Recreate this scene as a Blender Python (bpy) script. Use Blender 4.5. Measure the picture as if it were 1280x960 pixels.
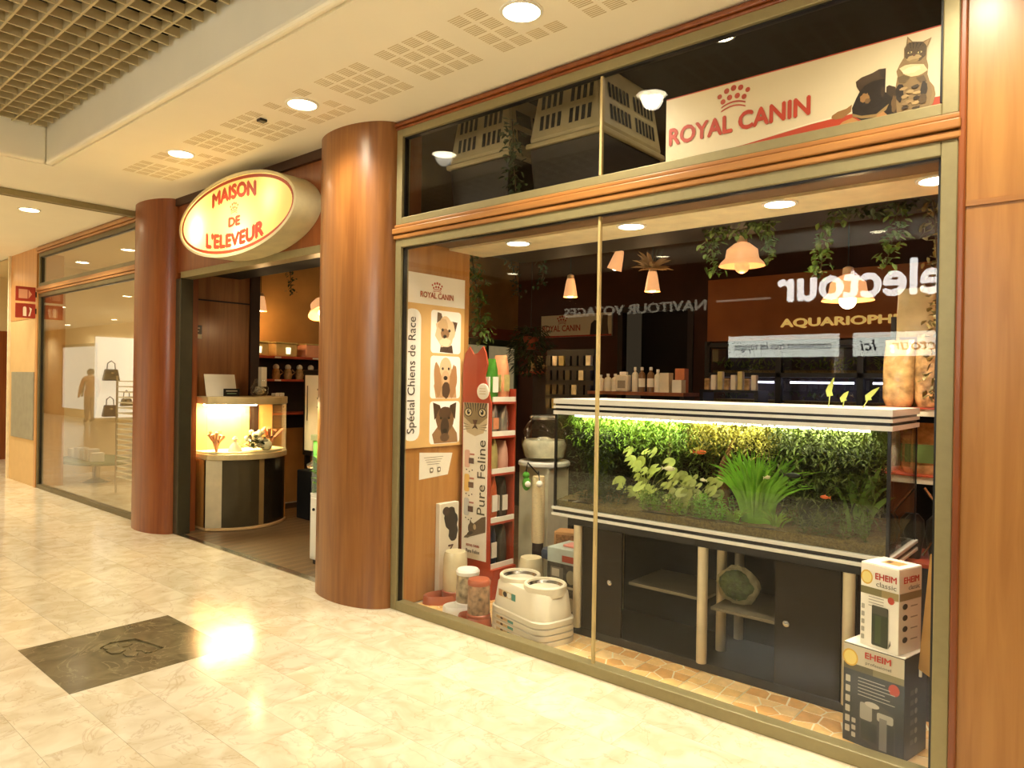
import bpy, bmesh, math, random
from mathutils import Vector, Matrix
for o in list(bpy.data.objects): bpy.data.objects.remove(o)
SC = bpy.context.scene; COL = SC.collection
random.seed(7)
# ---------------------------------------------------------------- camera
cd = bpy.data.cameras.new('camera'); cam = bpy.data.objects.new('camera', cd); COL.objects.link(cam)
cd.sensor_width = 36; cd.lens = 885/1280*36; cd.clip_start = .02; cd.clip_end = 200
rt = Vector((.75871, .65123, .0160)); dn = Vector((.01398, .00827, -.99987)); fw = Vector((-.65127, .75884, -.00283))
cam.matrix_world = Matrix(((rt.x, -dn.x, -fw.x, 0), (rt.y, -dn.y, -fw.y, -3.0411), (rt.z, -dn.z, -fw.z, 1.5), (0, 0, 0, 1)))
SC.camera = cam
# ---------------------------------------------------------------- world, exposure
WARM = (1.0, .90, .70)
wd = bpy.data.worlds.new('world'); SC.world = wd; wd.use_nodes = True
wd.node_tree.nodes['Background'].inputs[0].default_value = (1, .76, .45, 1)
wd.node_tree.nodes['Background'].inputs[1].default_value = .02
SC.view_settings.view_transform = 'Standard'; SC.view_settings.look = 'None'; SC.view_settings.gamma = 1
SC.view_settings.use_curve_mapping = False
SC.view_settings.exposure = 0.58
SC.cycles.transparent_max_bounces = 40
SC.cycles.max_bounces = 10
# ---------------------------------------------------------------- materials
def s2l(c):
    c = c/255
    return c/12.92 if c <= .04045 else ((c+.055)/1.055)**2.4
def rgb(r, g, b): return (s2l(r), s2l(g), s2l(b), 1)
MATS = {}
def mat(name, col, rough=.5, metal=0, var=.10, nscale=8, bump=0, bscale=60, coat=0, spec=.5, trans=0, emit=None, estr=0, stretch=None):
    """plain procedural surface: noise-varied colour, optional fine relief"""
    if name in MATS: return MATS[name]
    m = bpy.data.materials.new(name); m.use_nodes = True; nt = m.node_tree; N = nt.nodes; L = nt.links
    b = N['Principled BSDF']; b.inputs['Roughness'].default_value = rough; b.inputs['Metallic'].default_value = metal
    b.inputs['Coat Weight'].default_value = coat; b.inputs['Specular IOR Level'].default_value = spec
    tc = N.new('ShaderNodeTexCoord'); src = tc.outputs['Object']
    if stretch:
        mp = N.new('ShaderNodeMapping'); mp.inputs['Scale'].default_value = stretch; L.new(src, mp.inputs[0]); src = mp.outputs[0]
    nz = N.new('ShaderNodeTexNoise'); nz.inputs['Scale'].default_value = nscale; nz.inputs['Detail'].default_value = 4
    L.new(src, nz.inputs['Vector'])
    cr = N.new('ShaderNodeValToRGB'); L.new(nz.outputs['Fac'], cr.inputs[0])
    cr.color_ramp.elements[0].position = .3; cr.color_ramp.elements[1].position = .7
    cr.color_ramp.elements[0].color = tuple(min(1, x*(1-var)) for x in col[:3])+(1,)
    cr.color_ramp.elements[1].color = tuple(min(1, x*(1+var)) for x in col[:3])+(1,)
    L.new(cr.outputs[0], b.inputs['Base Color'])
    if trans: b.inputs['Transmission Weight'].default_value = trans
    if emit: b.inputs['Emission Color'].default_value = emit; b.inputs['Emission Strength'].default_value = estr
    if bump:
        n2 = N.new('ShaderNodeTexNoise'); n2.inputs['Scale'].default_value = bscale; L.new(src, n2.inputs['Vector'])
        bp = N.new('ShaderNodeBump'); bp.inputs['Strength'].default_value = bump; bp.inputs['Distance'].default_value = .01
        L.new(n2.outputs['Fac'], bp.inputs['Height']); L.new(bp.outputs[0], b.inputs['Normal'])
    MATS[name] = m; return m
def glass_mat(name, tint=(1, 1, 1, 1), rough=0.0, ior=1.5):
    """thin sheet glass: Fresnel mix of clear transmission and mirror reflection"""
    m = bpy.data.materials.new(name); m.use_nodes = True; nt = m.node_tree; N = nt.nodes; L = nt.links
    N.remove(N['Principled BSDF']); out = N['Material Output']
    tr = N.new('ShaderNodeBsdfTransparent'); tr.inputs[0].default_value = tint
    gl = N.new('ShaderNodeBsdfGlossy'); gl.inputs['Roughness'].default_value = rough; gl.inputs[0].default_value = (1, 1, 1, 1)
    ge = N.new('ShaderNodeNewGeometry'); mx = N.new('ShaderNodeMix'); mx.data_type = 'FLOAT'
    mx.inputs[2].default_value = ior; mx.inputs[3].default_value = 1/ior
    L.new(ge.outputs['Backfacing'], mx.inputs[0])
    fr = N.new('ShaderNodeFresnel'); L.new(mx.outputs[0], fr.inputs['IOR'])
    ms = N.new('ShaderNodeMixShader'); L.new(fr.outputs[0], ms.inputs[0]); L.new(tr.outputs[0], ms.inputs[1]); L.new(gl.outputs[0], ms.inputs[2])
    L.new(ms.outputs[0], out.inputs[0]); MATS[name] = m; return m
def emit_mat(name, col, strength):
    m = bpy.data.materials.new(name); m.use_nodes = True; N = m.node_tree.nodes; N.remove(N['Principled BSDF'])
    e = N.new('ShaderNodeEmission'); e.inputs[0].default_value = col; e.inputs[1].default_value = strength
    m.node_tree.links.new(e.outputs[0], N['Material Output'].inputs[0]); MATS[name] = m; return m
def wood_mat(name, c1, c2, rough=.35, axis='z', scale=1.0):
    m = bpy.data.materials.new(name); m.use_nodes = True; nt = m.node_tree; N = nt.nodes; L = nt.links
    b = N['Principled BSDF']; b.inputs['Roughness'].default_value = rough; b.inputs['Coat Weight'].default_value = .25; b.inputs['Coat Roughness'].default_value = .2
    tc = N.new('ShaderNodeTexCoord'); mp = N.new('ShaderNodeMapping'); L.new(tc.outputs['Object'], mp.inputs[0])
    mp.inputs['Scale'].default_value = {'z': (14, 14, .9), 'x': (.9, 14, 14), 'y': (14, .9, 14)}[axis]
    n1 = N.new('ShaderNodeTexNoise'); n1.inputs['Scale'].default_value = 1.6*scale; n1.inputs['Detail'].default_value = 6; n1.inputs['Distortion'].default_value = .6
    L.new(mp.outputs[0], n1.inputs['Vector'])
    cr = N.new('ShaderNodeValToRGB'); L.new(n1.outputs['Fac'], cr.inputs[0])
    cr.color_ramp.elements[0].position = .32; cr.color_ramp.elements[0].color = c1
    cr.color_ramp.elements[1].position = .68; cr.color_ramp.elements[1].color = c2
    L.new(cr.outputs[0], b.inputs['Base Color']); MATS[name] = m; return m
def marble_mat(name, c1, c2, vein, rough=.12, veinw=.5):
    m = bpy.data.materials.new(name); m.use_nodes = True; nt = m.node_tree; N = nt.nodes; L = nt.links
    b = N['Principled BSDF']; b.inputs['Roughness'].default_value = rough
    tc = N.new('ShaderNodeTexCoord'); oi = N.new('ShaderNodeObjectInfo')
    ad = N.new('ShaderNodeVectorMath'); ad.operation = 'MULTIPLY_ADD'
    ad.inputs[1].default_value = (37, 53, 71); L.new(oi.outputs['Random'], ad.inputs[0]); L.new(tc.outputs['Object'], ad.inputs[2])
    n1 = N.new('ShaderNodeTexNoise'); n1.inputs['Scale'].default_value = 5; n1.inputs['Detail'].default_value = 7; n1.inputs['Distortion'].default_value = 1.2
    L.new(ad.outputs[0], n1.inputs['Vector'])
    cr = N.new('ShaderNodeValToRGB'); L.new(n1.outputs['Fac'], cr.inputs[0])
    cr.color_ramp.elements[0].position = .35; cr.color_ramp.elements[0].color = c1; cr.color_ramp.elements[1].position = .62; cr.color_ramp.elements[1].color = c2
    n2 = N.new('ShaderNodeTexNoise'); n2.inputs['Scale'].default_value = 2.6; n2.inputs['Detail'].default_value = 9; n2.inputs['Distortion'].default_value = 2.4
    L.new(ad.outputs[0], n2.inputs['Vector'])
    v = N.new('ShaderNodeValToRGB'); L.new(n2.outputs['Fac'], v.inputs[0]); e = v.color_ramp.elements
    e[0].position = .485; e[0].color = (0, 0, 0, 1); e[1].position = .5; e[1].color = (veinw,)*3+(1,)
    x = v.color_ramp.elements.new(.515); x.color = (0, 0, 0, 1)
    mx = N.new('ShaderNodeMix'); mx.data_type = 'RGBA'; L.new(v.outputs[0], mx.inputs[0]); L.new(cr.outputs[0], mx.inputs[6]); mx.inputs[7].default_value = vein
    # each slab has its own tone
    hs = N.new('ShaderNodeHueSaturation'); mr = N.new('ShaderNodeMapRange'); mr.inputs[3].default_value = .90; mr.inputs[4].default_value = 1.04
    L.new(oi.outputs['Random'], mr.inputs[0]); L.new(mr.outputs[0], hs.inputs['Value']); L.new(mx.outputs[2], hs.inputs['Color'])
    L.new(hs.outputs[0], b.inputs['Base Color']); MATS[name] = m; return m
def print_mat(name='print', rough=.4):
    m = bpy.data.materials.new(name); m.use_nodes = True; N = m.node_tree.nodes
    b = N['Principled BSDF']; b.inputs['Roughness'].default_value = rough
    a = N.new('ShaderNodeVertexColor'); a.layer_name = 'Col'
    m.node_tree.links.new(a.outputs[0], b.inputs['Base Color']); MATS[name] = m; return m
wood = wood_mat('cherry_wood', rgb(130, 79, 36), rgb(156, 101, 49))
woodx = wood_mat('cherry_wood_moulding', rgb(156, 102, 50), rgb(184, 128, 68), axis='x')
wood_d = wood_mat('red_brown_wood', rgb(126, 62, 25), rgb(148, 80, 35))
wood_l = wood_mat('pale_cherry_panel', rgb(166, 110, 50), rgb(186, 131, 66))
wood_p = wood_mat('pier_veneer', rgb(190, 130, 66), rgb(208, 150, 84))
frame_m = mat('grey_green_aluminium', rgb(150, 138, 98), .4, .3, .05, 30)
jamb_m = mat('dark_metal_post', rgb(74, 70, 52), .4, .5, .1)
glass = glass_mat('shop_glass', ior=1.27); glass2 = glass_mat('hazy_shop_glass', (.93, .92, .88, 1)); tankglass = glass_mat('tank_glass', (.96, .98, .95, 1)); clear = glass_mat('clear_plastic', (.97, .96, .93, 1), .05)
marble = marble_mat('cream_marble', rgb(222, 205, 170), rgb(240, 228, 200), rgb(182, 146, 100), .13, .35)
darkmarble = marble_mat('grey_brown_marble', rgb(100, 90, 62), rgb(126, 114, 82), rgb(176, 160, 120), .18, .45)
joint_m = mat('tile_joint', rgb(196, 176, 140), .6)
paint = mat('ceiling_paint', rgb(250, 243, 222), .75, 0, .012, 3, .05, 300)
paint_d = mat('bulkhead_paint', rgb(250, 242, 218), .75, 0, .02, 3, .05, 300)
beige = mat('beige_plaster', rgb(232, 208, 160), .7, 0, .03, 4)
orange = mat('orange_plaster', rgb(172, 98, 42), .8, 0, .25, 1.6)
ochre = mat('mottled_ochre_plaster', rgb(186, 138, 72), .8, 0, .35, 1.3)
orange_d = mat('shaded_orange_plaster', rgb(80, 40, 19), .8, 0, .25, 1.6)  # orange plaster with the shade of the back wall put into its colour
darkwall = mat('dark_brown_surface', rgb(40, 28, 20), .6, 0, .15)
black = mat('black_plastic', rgb(18, 16, 14), .35)
blackm = mat('black_matt', rgb(12, 11, 10), .85)
white = mat('white_plastic', rgb(238, 234, 220), .35, 0, .02)
offw = mat('off_white_paper', rgb(236, 228, 206), .7, 0, .03)
cream = mat('cream_plastic', rgb(228, 218, 190), .4, 0, .03)
steel = mat('brushed_steel', rgb(190, 186, 176), .25, 1, .05)
alu = mat('white_aluminium', rgb(226, 222, 208), .35, .2, .03)
red = mat('brick_red_card', rgb(172, 66, 36), .5, 0, .06)
redshelf = mat('red_shelf_laminate', rgb(178, 72, 40), .45, 0, .08)
terr = mat('terracotta_plastic', rgb(168, 84, 52), .35, 0, .06)
cardboard = mat('cardboard', rgb(182, 134, 80), .7, 0, .08)
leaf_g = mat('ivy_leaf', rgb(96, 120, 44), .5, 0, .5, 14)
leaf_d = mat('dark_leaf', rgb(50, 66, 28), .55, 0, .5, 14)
leaf_b = mat('bright_water_plant', rgb(120, 176, 44), .5, 0, .35, 12)
leaf_m = mat('moss_water_plant', rgb(116, 150, 36), .6, 0, .45, 16)
leaf_y = mat('pale_lily_leaf', rgb(180, 190, 96), .5, 0, .25, 12)
leaf_o = mat('olive_water_plant', rgb(88, 104, 34), .6, 0, .45, 12)
stem_m = mat('stem_brown', rgb(84, 64, 36), .7)
gravel = mat('gravel', rgb(106, 88, 46), .9, 0, .5, 90, .8, 120)
printm = print_mat()
lamp_on = emit_mat('lamp_on', (1, .86, .55, 1), 22)
# ---------------------------------------------------------------- mesh builder
class MB:
    def __init__(s): s.v = []; s.f = []; s.m = []; s.M = Matrix()
    def add(s, vs, fs, mi=0):
        n = len(s.v); s.v += [tuple(s.M @ Vector(p)) for p in vs]; s.f += [tuple(i+n for i in q) for q in fs]; s.m += [mi]*len(fs); return s
    def box(s, x0, x1, y0, y1, z0, z1, mi=0):
        return s.add([(x0, y0, z0), (x1, y0, z0), (x1, y1, z0), (x0, y1, z0), (x0, y0, z1), (x1, y0, z1), (x1, y1, z1), (x0, y1, z1)],
                     [(0, 3, 2, 1), (4, 5, 6, 7), (0, 1, 5, 4), (1, 2, 6, 5), (2, 3, 7, 6), (3, 0, 4, 7)], mi)
    def frustum(s, x0, x1, y0, y1, z0, z1, dx, dy, mi=0):
        return s.add([(x0, y0, z0), (x1, y0, z0), (x1, y1, z0), (x0, y1, z0), (x0+dx, y0+dy, z1), (x1-dx, y0+dy, z1), (x1-dx, y1-dy, z1), (x0+dx, y1-dy, z1)],
                     [(0, 3, 2, 1), (4, 5, 6, 7), (0, 1, 5, 4), (1, 2, 6, 5), (2, 3, 7, 6), (3, 0, 4, 7)], mi)
    def prism(s, pts, z0, z1, mi=0):
        n = len(pts)
        return s.add([(x, y, z0) for x, y in pts]+[(x, y, z1) for x, y in pts],
                     [tuple(range(n))[::-1], tuple(range(n, 2*n))]+[(i, (i+1) % n, (i+1) % n+n, i+n) for i in range(n)], mi)
    def lathe(s, prof, c=(0, 0, 0), seg=20, mi=0, sx=1, sy=1, caps=True):
        n = len(prof); vs = []; fs = []
        for k in range(seg):
            a = 2*math.pi*k/seg
            for r, z in prof: vs.append((c[0]+r*math.cos(a)*sx, c[1]+r*math.sin(a)*sy, c[2]+z))
        for k in range(seg):
            k2 = (k+1) % seg
            for i in range(n-1): fs.append((k*n+i, k2*n+i, k2*n+i+1, k*n+i+1))
        if caps:
            fs.append(tuple(k*n for k in range(seg))[::-1]); fs.append(tuple(k*n+n-1 for k in range(seg)))
        return s.add(vs, fs, mi)
    def tube(s, path, r, seg=6, mi=0):
        P = [Vector(p) for p in path]; vs = []; fs = []; rr = r if isinstance(r, (list, tuple)) else [r]*len(P)
        for i, p in enumerate(P):
            t = (P[min(i+1, len(P)-1)]-P[max(i-1, 0)]).normalized()
            u = t.cross(Vector((0, 0, 1)) if abs(t.z) < .9 else Vector((1, 0, 0))).normalized(); w = t.cross(u)
            for k in range(seg):
                a = 2*math.pi*k/seg; vs.append(tuple(p+(u*math.cos(a)+w*math.sin(a))*rr[i]))
        for i in range(len(P)-1):
            for k in range(seg): fs.append((i*seg+k, i*seg+(k+1) % seg, (i+1)*seg+(k+1) % seg, (i+1)*seg+k))
        fs.append(tuple(range(seg))[::-1]); fs.append(tuple(range((len(P)-1)*seg, len(P)*seg)))
        return s.add(vs, fs, mi)
    def ball(s, c, r, seg=12, rings=8, mi=0):
        rx, ry, rz = r if isinstance(r, (list, tuple)) else (r, r, r)
        prof = [(max(1e-4, math.sin(math.pi*i/rings)), -math.cos(math.pi*i/rings)) for i in range(rings+1)]
        n0 = len(s.v); vs = []; fs = []; n = len(prof)
        for k in range(seg):
            a = 2*math.pi*k/seg
            for q, z in prof: vs.append((c[0]+q*math.cos(a)*rx, c[1]+q*math.sin(a)*ry, c[2]+z*rz))
        for k in range(seg):
            k2 = (k+1) % seg
            for i in range(n-1): fs.append((k*n+i, k2*n+i, k2*n+i+1, k*n+i+1))
        return s.add(vs, fs, mi)
    def leaf(s, p, d, l, w, up=(0, 0, 1), mi=0, curl=.2):
        d = Vector(d).normalized(); p = Vector(p); sd = d.cross(Vector(up))
        if sd.length < .05: sd = Vector((1, 0, 0))
        sd.normalize(); n = sd.cross(d)
        return s.add([p, p+d*l*.35+sd*w*.5+n*l*curl*.3, p+d*l*.75+sd*w*.33, p+d*l-n*l*curl*.6, p+d*l*.75-sd*w*.33, p+d*l*.35-sd*w*.5+n*l*curl*.3, p+d*l*.55-n*w*.12],
                     [(0, 1, 6), (1, 2, 6), (2, 3, 6), (3, 4, 6), (4, 5, 6), (5, 0, 6)], mi)
    def blade(s, pts, w, mi=0):
        """ribbon leaf along pts, pointed at the end"""
        P = [Vector(p) for p in pts]; vs = []; fs = []; n = len(P)
        for i, p in enumerate(P):
            t = (P[min(i+1, n-1)]-P[max(i-1, 0)]).normalized(); sd = t.cross(Vector((.3, -1, .1))).normalized()
            k = w*.5*(1 if i < n-2 else (.7 if i == n-2 else .1)); vs += [tuple(p-sd*k), tuple(p+sd*k)]
        for i in range(n-1): fs.append((2*i, 2*i+1, 2*i+3, 2*i+2))
        return s.add(vs, fs, mi)
    def mesh(s, name, mats):
        me = bpy.data.meshes.new(name); me.from_pydata(s.v, [], s.f)
        for m in (mats if isinstance(mats, (list, tuple)) else [mats]): me.materials.append(m)
        me.polygons.foreach_set('material_index', s.m); me.update(); return me
def wloc(o):
    p = Vector(o.location); q = o.parent
    while q: p = Vector(q.location)+p; q = q.parent
    return p
def place(o, parent): 
    COL.objects.link(o)
    if parent: o.parent = parent
    return o
def build(mb, name, mats, parent=None, smooth=False, bevel=0, world=True, label=None, segs=2):
    """link a mesh object. world=True: vertices are world coordinates (origin is moved to the base); else local to parent"""
    me = mb.mesh(name, mats); o = bpy.data.objects.new(name, me)
    if parent is None or world:
        V = me.vertices
        if world:
            xs = [v.co for v in V]; b = Vector(((min(c.x for c in xs)+max(c.x for c in xs))/2, (min(c.y for c in xs)+max(c.y for c in xs))/2, min(c.z for c in xs)))
            me.transform(Matrix.Translation(-b)); o.location = b-(wloc(parent) if parent else Vector())
    if smooth:
        me.polygons.foreach_set('use_smooth', [True]*len(me.polygons))
        bm = bmesh.new(); bm.from_mesh(me)
        for e in bm.edges:
            if len(e.link_faces) == 2 and e.calc_face_angle(0) > .7: e.smooth = False
        bm.to_mesh(me); bm.free()
    if bevel:
        bv = o.modifiers.new('bevel', 'BEVEL'); bv.width = bevel; bv.segments = segs; bv.limit_method = 'ANGLE'
    if label: o['label'] = label
    return place(o, parent)
def tag(o, label=None, cat=None, group=None, kind=None):
    if label: o['label'] = label
    if cat: o['category'] = cat
    if group: o['group'] = group
    if kind: o['kind'] = kind
    return o
def thing(name, label, cat, loc=(0, 0, 0), rz=0, group=None):
    o = bpy.data.objects.new(name, None); o.location = loc; o.rotation_euler = (0, 0, rz); COL.objects.link(o)
    o.empty_display_size = .05
    return tag(o, label, cat, group)
def struct(name, label=None, loc=(0, 0, 0), cat=None):
    o = bpy.data.objects.new(name, None); o.location = loc; COL.objects.link(o); return tag(o, label, cat, kind='structure')
def copy_tree(o, parent=None):
    c = o.copy(); COL.objects.link(c); c.parent = parent
    for ch in o.children: copy_tree(ch, c)
    return c
def clone(o, loc, rz=None, label=None, group=None):
    c = copy_tree(o); c.location = loc
    if rz is not None: c.rotation_euler = (0, 0, rz)
    return tag(c, label, None, group)
# bases for flat print: (right, up, out)
FRONT = (Vector((1, 0, 0)), Vector((0, 0, 1)), Vector((0, -1, 0)))      # faces the corridor
OPP = (Vector((-1, 0, 0)), Vector((0, 0, 1)), Vector((0, 1, 0)))        # faces the shop, from across the corridor
SIDE = (Vector((0, 1, 0)), Vector((0, 0, 1)), Vector((1, 0, 0)))        # faces +x
def frame_matrix(basis, o):
    r, u, w = basis; o = Vector(o)
    return Matrix(((r.x, u.x, w.x, o.x), (r.y, u.y, w.y, o.y), (r.z, u.z, w.z, o.z), (0, 0, 0, 1)))
def text_mesh(body, w, h, depth=.001, bold=0.0, warp=None, shear=0):
    """lettering as a mesh, fitted into w x h, centred, x right, y up, z out"""
    cu = bpy.data.curves.new('lettering', 'FONT'); cu.body = body; cu.size = 1; cu.extrude = .5; cu.resolution_u = 3; cu.shear = shear
    o = bpy.data.objects.new('lettering', cu); COL.objects.link(o); bpy.context.view_layer.update()
    me = bpy.data.meshes.new_from_object(o.evaluated_get(bpy.context.evaluated_depsgraph_get()))
    bpy.data.objects.remove(o); bpy.data.curves.remove(cu)
    if bold:             # heavier strokes: the same outline laid down five times, a hair apart
        bm = bmesh.new(); b2 = bold*1.3
        for k, (dx, dy) in enumerate(((0, 0), (b2, 0), (-b2, 0), (0, b2), (0, -b2))):
            m2 = me.copy(); m2.transform(Matrix.Translation((dx, dy, -.02*k))); bm.from_mesh(m2); bpy.data.meshes.remove(m2)
        bm.to_mesh(me); bm.free()
    xs = [v.co.x for v in me.vertices]; ys = [v.co.y for v in me.vertices]
    x0, x1, y0, y1 = min(xs), max(xs), min(ys), max(ys)
    if w is None: w = h*(x1-x0)/(y1-y0)
    if h is None: h = w*(y1-y0)/(x1-x0)
    for v in me.vertices:
        x = ((v.co.x-x0)/(x1-x0)-.5)*w; y = ((v.co.y-y0)/(y1-y0)-.5)*h; z = (v.co.z+.5)*depth
        if warp: x, y = warp(x, y)
        v.co = (x, y, z)
    return me
def text(body, basis, o, w, h, mt, parent=None, name='lettering', depth=.001, bold=0.0, warp=None, rot=0, shear=0):
    me = text_mesh(body, w, h, depth, bold, warp, shear); p = wloc(parent) if parent else Vector(); groups = [None]
    if ' ' in body:      # one object for each word
        spans = []
        for q in me.polygons: xs = [me.vertices[i].co.x for i in q.vertices]; spans.append((min(xs), max(xs)))
        gaps = []; hi = None
        for a_, b_ in sorted(spans):
            if hi is not None and a_ > hi: gaps.append((a_-hi, (a_+hi)/2))
            hi = b_ if hi is None else max(hi, b_)
        cuts = sorted(g[1] for g in sorted(gaps)[::-1][:len(body.split())-1]); groups = list(zip([-9]+cuts, cuts+[9]))
    A = frame_matrix(basis, (0, 0, 0)) @ Matrix.Rotation(rot, 4, 'Z'); first = None
    for g in groups:
        m2 = me
        if g:
            m2 = me.copy(); bm = bmesh.new(); bm.from_mesh(m2); bmesh.ops.delete(bm, geom=[v for v in bm.verts if not g[0] < v.co.x < g[1]], context='VERTS'); bm.to_mesh(m2); bm.free()
        m2.name = name; m2.transform(A); m2.materials.clear(); m2.materials.append(mt)
        ob = bpy.data.objects.new(name, m2); ob.location = Vector(o)-p; place(ob, parent); first = first or ob
    return first
class Print:
    """flat printed picture: coloured polygons laid on a sheet, each layer a hair above the last"""
    def __init__(s): s.mb = MB(); s.c = []; s.k = 0
    def poly(s, pts, c):
        s.k += 1; z = s.k*.00012
        s.mb.add([(x, y, z) for x, y in pts], [tuple(range(len(pts)))]); s.c.append(rgb(*c)); return s
    def rect(s, x0, x1, y0, y1, c, r=0):
        if r:
            pts = []
            for cx, cy, a0 in ((x1-r, y0+r, -90), (x1-r, y1-r, 0), (x0+r, y1-r, 90), (x0+r, y0+r, 180)):
                for k in range(5): a = math.radians(a0+k*22.5); pts.append((cx+r*math.cos(a), cy+r*math.sin(a)))
            return s.poly(pts, c)
        return s.poly([(x0, y0), (x1, y0), (x1, y1), (x0, y1)], c)
    def ell(s, cx, cy, rx, ry, c, ang=0, n=16, jag=0):
        pts = []; ca, sa = math.cos(ang), math.sin(ang)
        for k in range(n):
            a = 2*math.pi*k/n; q = 1+(random.uniform(-jag, jag) if jag else 0); x, y = rx*q*math.cos(a), ry*q*math.sin(a)
            pts.append((cx+x*ca-y*sa, cy+x*sa+y*ca))
        return s.poly(pts, c)
    def build(s, name, basis, o, parent, label=None, rough=None):
        me = bpy.data.meshes.new(name); me.from_pydata(s.mb.v, [], s.mb.f); me.materials.append(printm)
        ca = me.color_attributes.new('Col', 'FLOAT_COLOR', 'CORNER')
        for p in me.polygons:
            for li in p.loop_indices: ca.data[li].color = s.c[p.index]
        me.transform(frame_matrix(basis, (0, 0, 0))); me.update()
        ob = bpy.data.objects.new(name, me); ob.location = Vector(o)-(wloc(parent) if parent else Vector())
        if label: ob['label'] = label
        return place(ob, parent)
def spot(loc, energy, size=140, blend=.9, col=WARM, parent=None, radius=.06, rot=(0, 0, 0)):
    l = bpy.data.lights.new('lamp_light', 'SPOT'); l.energy = energy; l.spot_size = math.radians(size); l.spot_blend = blend; l.color = col; l.shadow_soft_size = radius
    o = bpy.data.objects.new('lamp_light', l); o.location = Vector(loc)-(wloc(parent) if parent else Vector()); o.rotation_euler = rot; return place(o, parent)
def point(loc, energy, col=WARM, parent=None, radius=.03):
    l = bpy.data.lights.new('lamp_light', 'POINT'); l.energy = energy; l.color = col; l.shadow_soft_size = radius
    o = bpy.data.objects.new('lamp_light', l); o.location = Vector(loc)-(wloc(parent) if parent else Vector()); return place(o, parent)
def area(loc, energy, sx, sy, col=WARM, parent=None, rot=(0, 0, 0)):
    l = bpy.data.lights.new('lamp_light', 'AREA'); l.shape = 'RECTANGLE'; l.size = sx; l.size_y = sy; l.energy = energy; l.color = col
    o = bpy.data.objects.new('lamp_light', l); o.location = Vector(loc)-(wloc(parent) if parent else Vector()); o.rotation_euler = rot; return place(o, parent)
# ================================================================ STRUCTURE
CZ = 3.19           # ceiling height
# ---- corridor floor: slab + single marble tiles
floor = build(MB().box(-42, 7, -6.1, 0.0, -.12, -.012), 'floor', joint_m); tag(floor, kind='structure')
TX, TY, G = .5333, .26667, .0012
def tile_mesh(name, x0, x1, y0, y1, m):
    mb = MB(); mb.box(x0, x1, y0, y1, -.012, 0); return mb.mesh(name, m)
tme = tile_mesh('marble_tile', -TX/2+G/2, TX/2-G/2, -TY/2+G/2, TY/2-G/2, marble)
cells = []
for r in range(-17, 7):
    y = -1.86+TY*(r+.5)
    for k in range(-72, 22):
        x = -4.52+TX*(k+.5)+(TX/2 if r % 2 else 0)
        if y > .0 or y < -6.05 or x > 6.7 or x < -41.5: continue
        if -4.52-.01 < x < -3.72+.01 and -1.86 < y < -1.06:
            continue
        cells.append((x, y))
def seen(x, y):
    dy = y+3.0411; d = -.65127*x+.75884*dy; r = .75871*x+.65123*dy
    return d > 2.5 and abs(r) < d*.78
vis = sorted([c for c in cells if seen(*c)], key=lambda c: c[0]**2+(c[1]+3.04)**2)[:300]
vs = set(vis)
fl = wloc(floor)
for x, y in vis:
    o = bpy.data.objects.new('marble_tile', tme); o.location = Vector((x, y, 0))-fl; place(o, floor)
mb = MB()
for x, y in cells:
    if (x, y) not in vs: mb.box(x-TX/2+G/2, x+TX/2-G/2, y-TY/2+G/2, y+TY/2-G/2, -.012, 0)
o = build(mb, 'marble_tile_field', marble, floor); o['kind'] = 'stuff'
# the cut half tiles left and right of the dark inlay
for r in range(3):
    y = -1.86+TY*(r+.5); x = -4.6533 if r % 2 else -3.5867
    build(MB().box(x-TX/4+G/2, x+TX/4-G/2, y-TY/2+G/2, y+TY/2-G/2, -.012, 0), 'marble_tile', marble, floor)
# dark inlay with broken centre
random.seed(3)
inl = struct('dark_inlay', 'square grey brown marble inlay with a broken centre', (-4.12, -1.46, 0))
inl.parent = floor; inl.location = Vector((-4.12, -1.46, 0))-fl
pts = []
hole = [(-.17, -.02), (-.13, .10), (.0, .13), (.13, .15), (.16, .06), (.12, -.08), (-.02, -.10), (-.12, -.09)]
q = .4
outer = [(-q, -q), (-q, q), (0, q), (q, q), (q, 0), (q, -q), (0, -q), (-q*.6, -q)]
mb = MB(); n = 8
mb.add([(x, y, 0) for x, y in outer]+[(x, y, 0) for x, y in hole]+[(x, y, -.010) for x, y in hole],
       [(i, (i+1) % n, (i+1) % n+n, i+n) for i in range(n)][::1]+[(i+n, (i+1) % n+n, (i+1) % n+2*n, i+2*n) for i in range(n)]+[tuple(range(2*n, 3*n))])
build(mb, 'dark_marble_slab', darkmarble, inl, world=False)
mb = MB()
for k, (x, y, s) in enumerate([(-.10, .03, .06), (.0, .06, .07), (.09, .09, .055), (.07, .0, .06), (-.03, -.04, .06), (-.1, -.05, .04)]):
    mb.prism([(x+s*random.uniform(.7, 1.1)*math.cos(a), y+s*.7*random.uniform(.7, 1.1)*math.sin(a)) for a in [i*math.pi/3 for i in range(6)]], -.010, -.006+.001*k)
build(mb, 'broken_chip_fill', darkmarble, inl, world=False)
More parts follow.
